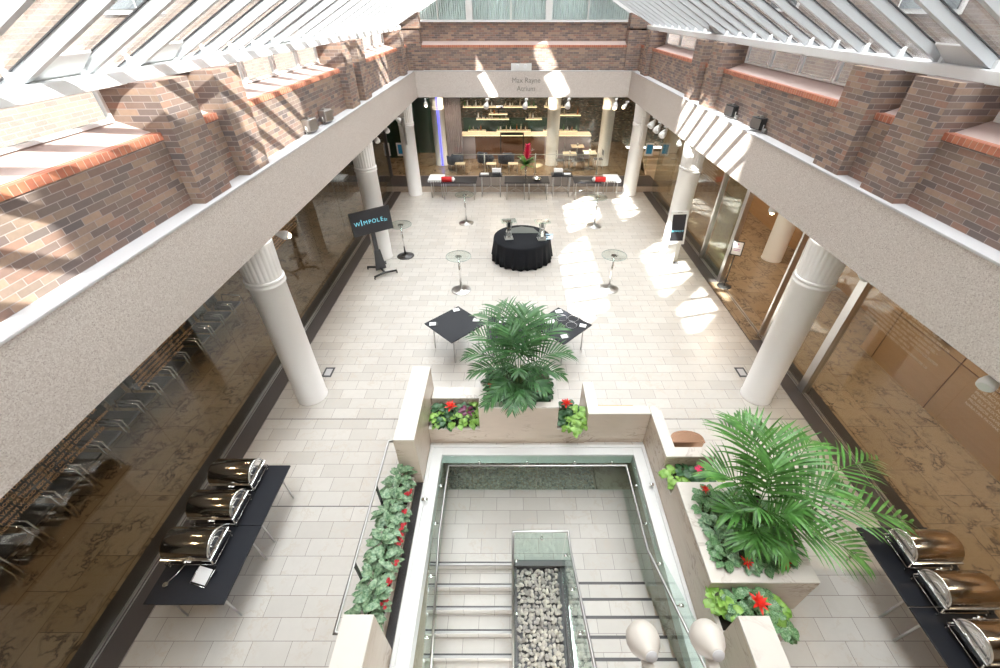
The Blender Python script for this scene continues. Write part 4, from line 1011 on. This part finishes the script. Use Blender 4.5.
mb = MB(); mb.lathe([(.06,0),(.06,.01),(.02,.03),(.022,.2),(.04,.40),(.038,.40),(.02,.2),(.015,.03)], n=20); obj('glass', mb, M['crystal'], t)
rr = random.Random(4); mb = MB()
for k in range(30):
    a = rr.uniform(0,2*PI); leaf(mb, (0,0,.40+.1*rr.random()), (math.cos(a),math.sin(a),rr.uniform(.2,1.6)), rr.uniform(.25,.42), .12, .5, .2, 4)
obj('leaves', mb, M['palmr'], t)
mb = MB(); mb.tube([(0,0,.3),(.02,0,.6),(.05,0,.8)],.01,6)
for k in range(40):
    a = k*2.4; z = .72+.011*k; leaf(mb, (.03+.02*k/40,0,z-.08), (math.cos(a),math.sin(a),.9), .20-.07*k/40, .08, -.1, .3, 3)
obj('pink_flower_head', mb, M['pink'], t)
mb = MB()
for k in range(7):
    a = 2.4+.35*k; leaf(mb, (-.02,0,.45), (math.cos(a)*.7,math.sin(a)*.5,1.5), .42, .03, .1, .2, 4)
obj('spiky_leaves', mb, M['limeleaf'], t)

# ------------------------------------------------------------------ lettering on the far beam, devices
t = thing('wall_lettering', 'grey raised letters on the far beam naming the atrium', 'lettering', (0,FY-.004,0))
text('lettering_line', 'Max Rayne', .27, mat('letter_grey', (.22,.20,.18), .5), t, (.13,0,4.20), (R(90),0,0), .012)
text('lettering_line', 'Atrium', .27, bpy.data.materials['letter_grey'], t, (.13,0,3.90), (R(90),0,0), .012)
t = thing('emergency_light', 'white twin-spot emergency light box above the raised lettering', 'light', (-.08,FY+.05,BZ1))
mb = MB(); mb.box(-.42,.42,-.06,.06,0,.24); obj('box', mb, M['white'], t, .01)
for x in (-.16,.16):
    mb = MB(); mb.cyl((x,-.06,.16),(x,-.13,.15),.075,n=16); obj('spot', mb, M['steelwhite'], t)
def flood(label, c, rz, m):
    t = thing('floodlight', label, 'floodlight', c, rz)
    mb = MB(); mb.box(-.16,.16,-.07,.09,.05,.27); obj('housing', mb, M[m], t, .012)
    for k in range(6):
        f_ = MB(); f_.box(-.15+.055*k,-.14+.055*k,.09,.13,.07,.25); 
        if k % 5 == 0: obj('cooling_fin', f_, M[m], t)
    mb = MB(); mb.box(-.14,.14,-.082,-.07,.07,.25); obj('lens', mb, M['steel'], t)
    mb = MB(); mb.tube([(-.175,0,.16),(-.175,0,.015),(.175,0,.015),(.175,0,.16)],.010,6); obj('bracket', mb, M['steel'], t)
    mb = MB(); mb.box(-.03,.03,.0,.05,.27,.30); mb.cyl((.2,.02,.06),(.26,.02,.06),.04,n=10); obj('cable_gland', mb, M['steel'], t)
flood('grey floodlight on the left coping nearer the camera', (-4.6,9.4,BZ1), R(80), 'steel')
flood('grey floodlight on the left coping farther along', (-4.6,10.35,BZ1), R(80), 'steel')
flood('black floodlight on the right coping nearer the camera', (4.62,9.55,BZ1), R(-80), 'blackmetal')
flood('black floodlight on the right coping farther along', (4.62,10.9,BZ1), R(-80), 'blackmetal')
for s, nm in ((-1,'left'),(1,'right')):
    mb = MB(); mb.box(s*4.77-.045,s*4.77+.045,18.34,18.45,2.15,3.15); tag(obj('column_speaker', mb, M['steel' if s<0 else 'column'], None, .01), 'slim %s speaker on the far %s column' % ('grey' if s < 0 else 'white', nm), 'speaker')

# ------------------------------------------------------------------ spotlights under the beams
def spot(label, c, az, tilt, group=None, lit=False, box=True, sc=.8):
    t = thing('spotlight', label, 'spotlight', c, R(az), group); t.scale = (sc,)*3
    Mt = Matrix.Translation((0,0,-.12)) @ Matrix.Rotation(R(tilt),4,'Y')
    mb = MB(); mb.box(-.09,.09,-.045,.045,-.07,0); obj('mounting_box', mb, M['steelwhite'], t, .006)
    mb = MB(); mb.tube([(0,0,-.06),(0,0,-.10),(.03,0,-.125)],.014,8); obj('arm', mb, M['steelwhite'], t)
    mb = MB(); mb.lathe([(.001,-.005),(.04,.0),(.045,.03),(.085,.12),(.105,.19),(.10,.25),(.08,.27)], n=24, M=Mt @ Matrix.Rotation(R(90),4,'Y')); obj('lamp_head', mb, M['white'], t)
    mb = MB(); mb.lathe([(.001,.262),(.078,.268)], n=20, M=Mt @ Matrix.Rotation(R(90),4,'Y')); obj('lamp_lens', mb, M['lamp' if lit else 'steel'], t)
    if lit:
        mb = MB(); mb.ball((0,0,.27), .062, 8, (1,1,1), Mt @ Matrix.Rotation(R(90),4,'Y')); obj('bulb', mb, M['lamp'], t)
ZS = 3.58
spot('white spotlight under the left beam beside the nearest column', (-4.72,5.25,ZS), 150, 25)
spot('white spotlight beneath the left beam just past the near column', (-4.75,7.1,ZS-.1), 20, 20, lit=True)
spot('white boxed spotlight under the left beam over the gold lettering', (-4.72,3.5,ZS), 150, 25)
spot('white spotlight nearest of the trio beyond the left screen', (-4.65,13.9,ZS), -60, 40)
spot('white spotlight in the middle of the trio beyond the left screen', (-4.65,15.2,ZS), -60, 40)
spot('white spotlight farthest of the trio beyond the left screen', (-4.65,16.6,ZS), 30, 30)
spot('lit white spotlight in the far left corner under the beam', (-4.1,20.0,ZS), -80, 45, lit=True)
for lab, x, lit in (('leftmost',-1.5,False),('middle',.15,False),('right of middle',1.95,False),('rightmost',3.95,True)):
    spot(lab+' white spotlight hanging under the far beam', (x,20.1,ZS), -110, 45, lit=lit, sc=1.1)
spot('lit white spotlight at the top of the far right column', (4.25,19.4,ZS), -150, 35, lit=True)
for lab, y in (('nearest',15.0),('middle',15.7),('farthest',16.4)): spot(lab+' of three white spotlights under the right beam past the kiosk', (4.6,y,ZS), -150, 45, sc=1.1)
spot('white spotlight just beyond the fluted column behind the kiosk', (4.6,13.6,ZS), -110, 60)
spot('brightly lit spotlight hanging in the open doorway on the right', (5.0,8.6,ZS-.08), -100, 80, lit=True)
spot('grey spotlight beside the top of the nearest right column', (4.72,5.6,ZS), -30, 30)
spot('white boxed spotlight under the right beam over the cream lettering', (4.72,3.3,ZS), -150, 25)
# two big heads fixed on the beam right below the camera
def bigspot(label, c, rz):
    t = thing('spotlight', label, 'spotlight', c, R(rz))
    Mt = Matrix.Rotation(R(-34),4,'X') @ Matrix.Rotation(R(-90),4,'X')
    mb = MB(); mb.lathe([(.001,-.095),(.034,-.095),(.040,-.088),(.046,-.070),(.074,-.035),(.090,.0),(.092,.035),(.082,.07),(.05,.10),(.001,.108)], n=40, M=Mt); obj('lamp_head', mb, M['lampbody'], t)
    mb = MB(); mb.lathe([(.001,-.100),(.032,-.100),(.033,-.094)], n=28, M=Mt); obj('back_cap', mb, M['coping'], t)
    mb = MB(); mb.box(-.026,.026,-.16,-.04,-.085,-.06); mb.cyl((-.03,-.10,-.07),(.03,-.10,-.07),.028,n=18); mb.box(-.018,.018,-.40,-.14,-.10,-.07); obj('swivel_arm', mb, M['lampbody'], t, .004)
    return t
bigspot('white pear-shaped spotlight head left of the pair at the bottom edge', (.245,.80,3.80), 6)
bigspot('white pear-shaped spotlight head right of the pair at the bottom edge', (.60,.80,3.82), 3)

# ------------------------------------------------------------------ lettering on the glass
LN = ['NARAYAN PATHAK FRCS FRCP 2007 • MR DONALD BATEMAN FRCS', 'FRANCISCA ADA MIOTTI MD MRCPSYCH • MARY THWAITES DCH', 'ANDREW HOROBIN DR MED DC • DR NORMAN DE LISI FRCP', 'PROFESSOR DAVID PALMER HON • EILEEN SAWYER MRCP', 'JANE RICHMOND BDS RCS • MR EDWIN MELLORS BDS', 'DR MIRIAM WOOD BDS 2001 • DR PAUL SEWELL ARCS', 'DR ELLA BUXTON MRCP • MRS BETTY & DAVID STEEL', 'DR STELLA REYNARD MB BS • DR IVOR HALL MD 2005']
def glass_text(s, panels, m, nm, z0=2.25, sz=.058, nl=17):
    for i, (ya, yb, lab) in enumerate(panels):
        t = thing('glass_lettering', lab, 'lettering', (s*(GX-.012), (ya+yb)/2, 0))
        for k in range(nl):
            z = z0 + .068*k; w = yb-ya-.12
            o = text('lettering_line', (LN[(k*3+i*2) % len(LN)] + ' • ' + LN[(k+i) % len(LN)])[:int(w/.0375)-((k*5+i*3) % 11)*(2 if k < 2 else 1)], sz, m, t, (0, s*(-1)*(w/2 if s > 0 else w/2)*(-1 if s > 0 else 1)*1.0, z), (R(90),0,R(90) if s < 0 else R(-90)), .0008, 'LEFT')
            o.location = (0, -w/2 if s < 0 else w/2, z)
glass_text(-1, [(.2,2.0,'gold names lettered on the left glass, panel nearest the camera'),(2.1,4.15,'gold names lettered on the left glass above the chafing dishes'),(4.25,6.0,'gold names lettered on the left glass before the near column'),(8.6,10.5,'gold names lettered on the left glass before the display screen')], M['gold'], 'left')
glass_text(1, [(2.2,4.12,'cream names lettered on the right glass panel at picture edge'),(4.28,6.25,'cream names lettered on the right glass between joint and steel post'),(12.8,14.7,'cream names lettered on the right glass behind the kiosk column')], M['creamvinyl'], 'right')

# ------------------------------------------------------------------ posters, drains, bin, bench
for lab, x in (('blue poster nearest the far left column',-5.55),('blue poster behind glass at far left, outer one',-6.25),('bright blue poster nearest the far right column',5.85),('darker blue poster right of the bright blue one, far right',6.58)):
    t = thing('poster', lab, 'poster', (x,20.46,1.45))
    mb = MB(); mb.box(-.19,.19,-.01,.01,-.28,.28); obj('sheet', mb, M['paper'], t)
    mb = MB(); mb.box(-.13,.13,-.013,-.01,-.19,.21); obj('blue_panel', mb, M['bluepost'], t)
for lab, x in (('left',-4.68),('right',4.78)):
    t = thing('floor_socket', 'small grey metal floor socket plate beside the %s near column' % lab, 'floor socket', (x,7.08,0))
    mb = MB(); mb.box(-.11,.11,-.16,.16,0,.004); obj('frame', mb, M['darkgrey'], t)
    mb = MB(); mb.box(-.07,.07,-.11,.11,.004,.006); obj('cover', mb, M['coping'], t)
t = thing('litter_bin', 'copper-reflecting steel bin behind the stepped marble parapet', 'bin', (2.58,4.72,0))
mb = MB(); prof = [(.28*math.cos(PI*i/14), .17*math.sin(PI*i/14)) for i in range(15)]
mb.prism([(p[0], p[1]-.02) for p in prof] + [(-.28,-.10),(.28,-.10)], 0, .62, 'z'); obj('bin_body', mb, M['copper'], t, .01)
mb = MB(); mb.prism([(p[0]*1.02, p[1]-.02) for p in prof] + [(-.286,-.11),(.286,-.11)], .62, .65, 'z'); obj('bin_rim', mb, M['copper'], t)
t = thing('bench', 'wooden bench top just visible behind the low marble wall', 'bench', (1.5,5.44,0))
mb = MB(); mb.box(-.38,.38,-.12,.2,.43,.47); obj('seat', mb, wood_mat('bench_oak', (.55,.27,.07), (.65,.35,.12)), t, .005)
for x in (-.3,.3):
    mb = MB(); mb.box(x-.02,x+.02,-.10,.16,0,.43); obj('leg', mb, M['steel'], t)
t = thing('bag', 'small black bag behind the tall left parapet block', 'bag', (-1.88,6.05,0))
mb = MB(); mb.ball((0,0,.17),.15,10,(1,1,1.1)); obj('bag_body', mb, M['blackcloth'], t)
mb = MB(); mb.tube([(.08,0,.28),(.2,.02,.30),(.26,0,.2),(.30,.02,.12)],.018,6); obj('strap', mb, M['blackcloth'], t)

# ------------------------------------------------------------------ left room: chairs with chrome legs
def left_chair():
    t = thing('conference_chair', 'black leather chair with chrome legs in a row behind left glass', 'chair', (0,0,0), 0, 'black chairs in a row behind the left glass')
    mb = MB(); mb.box(-.62,.0,-.19,.19,.40,.46); obj('seat', mb, M['leather'], t, .03)
    Mb = Matrix.Translation((-.60,0,.46)) @ Matrix.Rotation(R(-10),4,'Y')
    mb = MB(); mb.box(-.05,.0,-.19,.19,0,.45,Mb); obj('backrest', mb, M['leather'], t, .03)
    for sy in (-1,1):
        mb = MB(); mb.tube([(.05,sy*.20,0),(.02,sy*.20,.62),(-.45,sy*.20,.64),(-.5,sy*.20,.45),(-.55,sy*.20,0)],.014,8); obj('leg_frame', mb, M['chrome'], t)
    return t
lc = left_chair(); lc.location = (-7.66,2.45,0)
y = 2.93
for i in range(14):
    dup(lc, (-7.66, y, 0)); y += .48
t = thing('conference_table', 'long dark conference table behind the row of black chairs', 'table', (-9.2,5.5,0))
mb = MB(); mb.box(-.55,.55,-4,4,.70,.74); obj('table_top', mb, M['walnut'], t, .005)
for y in (-3.4,0,3.4):
    mb = MB(); mb.box(-.3,.3,y-.04,y+.04,0,.70); obj('leg', mb, M['blackmetal'], t)

# ------------------------------------------------------------------ bar room behind the far glass
b = MB(); b.box(-2.35,1.25,23.3,23.9,.26,1.40); obj_ = b
t = thing('bar_counter', 'walnut-fronted bar counter with a pale lit top behind the far glass', 'counter', (0,0,0))
obj('counter_front', b, M['walnut'], t)
b = MB(); b.box(-3.3,3.6,23.2,23.95,1.40,1.46); obj('counter_top', b, M['cream'], t)
b = MB(); b.box(-3.3,-2.35,23.3,23.9,.26,1.40); b.box(1.25,3.6,23.3,23.9,.26,1.40); obj('side_panels', b, M['mauve'], t)
b = MB(); b.box(-3.3,3.6,23.19,23.2,1.405,1.44); obj('light_strip', b, M['shelflight'], t)
for (x, z0, nm) in ((-4.0,.26,'round pale column with blue light strip inside the far left glass'),(1.55,.26,'round pale column inside the far glass right of the flower vase'),(4.15,.26,'round pale column inside the far glass near the right corner')):
    c_ = column(x, 22.3, nm, z0)
b = MB(); b.box(-3.98,-3.90,21.98,22.0,.3,3.5); tag(obj('light_strip', b, M['bluelight']), 'vertical blue light strip on the far left inner column', 'light')
cu = MB(); vs = []; n = 60
for i in range(n+1): vs += [(-3.75+.8*i/n, 22.9+.05*math.sin(i*.9), .27), (-3.75+.8*i/n, 22.9+.05*math.sin(i*.9), 3.4)]
cu.add(vs, [(2*i,2*i+2,2*i+3,2*i+1) for i in range(n)], True); tag(obj('curtain', cu, M['mauve']), 'mauve hanging curtain beside the blue-lit column', 'curtain')
b = MB(); b.box(-3.2,3.4,26.2,26.3,.26,1.7); struct('wall_bar_back', b, M['greenwall'])
b = MB(); b.box(-10,-4.6,24.5,24.6,0,BZ0); struct('wall_bar_left', b, M['greenwall'])
rr = random.Random(9)
nb = 0
for k, (x0, x1, z) in enumerate(((-3.1,-1.1,2.35),(-.9,.9,2.35),(1.3,2.6,2.35),(-1.7,-.7,2.0),(-2.9,-1.9,1.15),(-1.3,.6,1.15),(1.3,3.2,1.15),(-2.4,-.6,1.75),(.3,1.2,1.75),(2.1,3.3,1.95))):
    t = thing('bar_shelf', 'cream back-bar shelf, %s' % ['top left','top centre, above the vase','top right','small one hung below top left','lower left end','lower centre behind the counter','lower right end','middle left','middle centre','middle right'][k], 'shelf', ((x0+x1)/2,25.6,z))
    w = (x1-x0)/2
    b = MB(); b.box(-w,w,-.16,.16,-.03,.03); obj('board', b, M['cream'], t)
    b = MB(); b.box(-w,w,-.165,-.16,-.02,.01); obj('light_edge', b, M['shelflight'], t)
    x = x0+.1
    while x < x1-.05:
        h = rr.uniform(.18,.34)
        if rr.random() < .75:
            c_ = rr.choice(((.5,.45,.35),(.08,.2,.08),(.35,.12,.04),(.7,.7,.7),(.05,.05,.06)))
            nm = 'bottle_%02d' % int(c_[0]*100)
            mm = bpy.data.materials.get(nm) or mat(nm, c_, .15)
            b = MB(); b.lathe([(.035,0),(.037,.01),(.037,h*.6),(.013,h*.75),(.013,h),(.001,h)], (x,25.56,z+.03), 10); nb += 1
            tag(obj('bottle', b, mm), 'small bottle on the lit back-bar shelves', 'bottle', 'bottles on the back-bar shelves')
        x += rr.uniform(.12,.26)
def armchair(label, c, rz, m='navy'):
    t = thing('armchair', label, 'armchair', c, R(rz))
    b = MB(); b.box(-.34,.34,-.34,.30,.30,.46); obj('seat', b, M[m], t, .05)
    b = MB(); vs = []
    for i in range(17):
        a = PI*i/16; h = .80 if 4 < i < 12 else .66
        for r_, z in ((.40,.28),(.42,h),(.34,h),(.33,.28)): vs.append((r_*math.cos(a), .05+r_*math.sin(a), z))
    fs = [(4*i+j,4*i+(j+1)%4,4*i+4+(j+1)%4,4*i+4+j) for i in range(16) for j in range(4)] + [(0,1,2,3),(67,66,65,64)]
    b.add(vs, fs, True); obj('backrest', b, M[m], t)
    for sx in (-1,1):
        for sy in (-1,1):
            b = MB(); b.cyl((sx*.25,sy*.22,.31),(sx*.31,sy*.28,0),.015,n=8); obj('leg', b, M['steel'], t)
armchair('dark armchair nearest the blue-lit column behind far glass', (-3.25,21.6,.26), 200)
armchair('dark armchair behind far glass above the tall leaflet table', (-1.75,21.9,.26), 160)
armchair('dark armchair behind far glass left of the flower vase', (-.75,21.8,.26), 190)
def cafe_chair(label, c, rz, m='steel', grp=None):
    t = thing('cafe_chair', label, 'chair', c, R(rz), grp)
    b = MB(); b.box(-.2,.2,-.2,.2,.43,.455); obj('seat', b, M['darkgrey' if m == 'steel' else m], t, .01)
    b = MB(); b.box(-.2,.2,.19,.205,.62,.85); obj('backrest', b, M['darkgrey' if m == 'steel' else m], t, .005)
    for sx in (-1,1):
        b = MB(); b.tube([(sx*.19,.2,.85),(sx*.19,.2,.44),(sx*.20,.24,0)],.011,6); obj('leg', b, M['steel'], t)
        b = MB(); b.cyl((sx*.19,-.19,.44),(sx*.2,-.22,0),.011,n=6); obj('leg', b, M['steel'], t)
for x, lab in ((-3.0,'left'),(-1.5,'middle'),(-.45,'right')):
    t = thing('side_table', lab+' low cream side table in front of the dark armchairs', 'table', (x+.05,21.0,.26))
    b = MB(); b.box(-.24,.24,-.2,.2,.40,.43); obj('table_top', b, M['cream'], t)
    for sx in (-1,1):
        for sy in (-1,1): b = MB(); b.cyl((sx*.2,sy*.16,0),(sx*.2,sy*.16,.40),.012,n=6); obj('leg', b, M['steel'], t)
for i, (x, y) in enumerate(((2.35,21.5),(3.35,21.7),(2.9,22.9))):
    t = thing('cafe_table', ('square white cafe table just right of the inner column','square white cafe table nearest the right inner column','white cafe table farthest back in the bar room')[i], 'table', (x,y,.26))
    b = MB(); b.box(-.32,.32,-.32,.32,.72,.75); obj('table_top', b, M['cream'], t)
    b = MB(); b.cyl((0,0,0),(0,0,.72),.025,n=10); b.cyl((0,0,0),(0,0,.015),.22,n=20); obj('pedestal', b, M['steel'], t)
    b = MB(); b.lathe([(.05,0),(.04,.13),(.035,.13),(.045,0)], (x,y,1.012), 10); tag(obj('glass_tumbler', b, M['paper']), 'small white container on the %s cafe table' % ('left','right','back')[i], 'container')
    for k, (dx, dy, r_) in enumerate(((-.45,0,90),(.45,0,-90))):
        cafe_chair('dark cafe chair on the %s of the %s cafe table' % (('left','right')[k], ('left','right','back')[i]), (x+dx,y+dy,.26), r_)
for i, x in enumerate((-1.75,.65,3.6)):
    b = MB(); b.cyl((x,20.75,.26),(x,20.75,1.2),.03,n=12); b.cyl((x,20.75,.26),(x,20.75,.28),.06,n=12); tag(obj('steel_post', b, M['steel']), ('left','middle','right')[i]+' short steel post standing just behind the far glass', 'post')
b = MB(); b.box(-3.2,3.5,20.735,20.765,1.14,1.17); tag(obj('steel_rail', b, M['steel']), 'thin steel rail joining the posts behind the far glass', 'rail')
b = MB(); b.box(-1.05,.15,22.95,23.0,1.5,1.62); b.box(-1.05,-1.0,22.95,23.0,.3,1.5); b.box(.10,.15,22.95,23.0,.3,1.5); tag(obj('banner_stand', b, M['blackmetal']), 'black metal frame standing before the bar counter', 'frame')

# ------------------------------------------------------------------ world, sun, camera
W = bpy.data.worlds.new('World'); S.world = W; W.use_nodes = True
bg = W.node_tree.nodes['Background']; bg.inputs[0].default_value = (.98,.98,1.0,1); bg.inputs[1].default_value = 11.0
def sun(name, L, e, col, ang=.53):
    l = bpy.data.lights.new(name, 'SUN'); l.energy = e; l.color = col; l.angle = R(ang)
    o = bpy.data.objects.new(name, l); C.objects.link(o); o.rotation_euler = Vector(L).to_track_quat('-Z','Y').to_euler()
sun('sun', (-1.05,.62,-1), 19, (1,.95,.88))
sun('sun_mirrored_in_windows', (.62,.68,-1), 34, (1,.96,.90))
cam = bpy.data.cameras.new('camera'); co = bpy.data.objects.new('camera', cam); C.objects.link(co)
co.location = (-.5,0,6.6); co.rotation_euler = (R(90-37.8),0,0)
cam.lens = 421*36/1000; cam.sensor_width = 36; cam.shift_x = -.011; cam.clip_start = .05; cam.clip_end = 200
S.camera = co
S.view_settings.view_transform = 'Standard'; S.view_settings.look = 'None'; S.view_settings.gamma = 1
S.view_settings.use_curve_mapping = False; S.view_settings.exposure = 0.0
S.cycles.max_bounces = 10; S.cycles.diffuse_bounces = 5; S.cycles.transparent_max_bounces = 24; S.cycles.glossy_bounces = 4
S.cycles.caustics_reflective = False; S.cycles.caustics_refractive = False; S.cycles.sample_clamp_indirect = 6
S.cycles.use_denoising = True
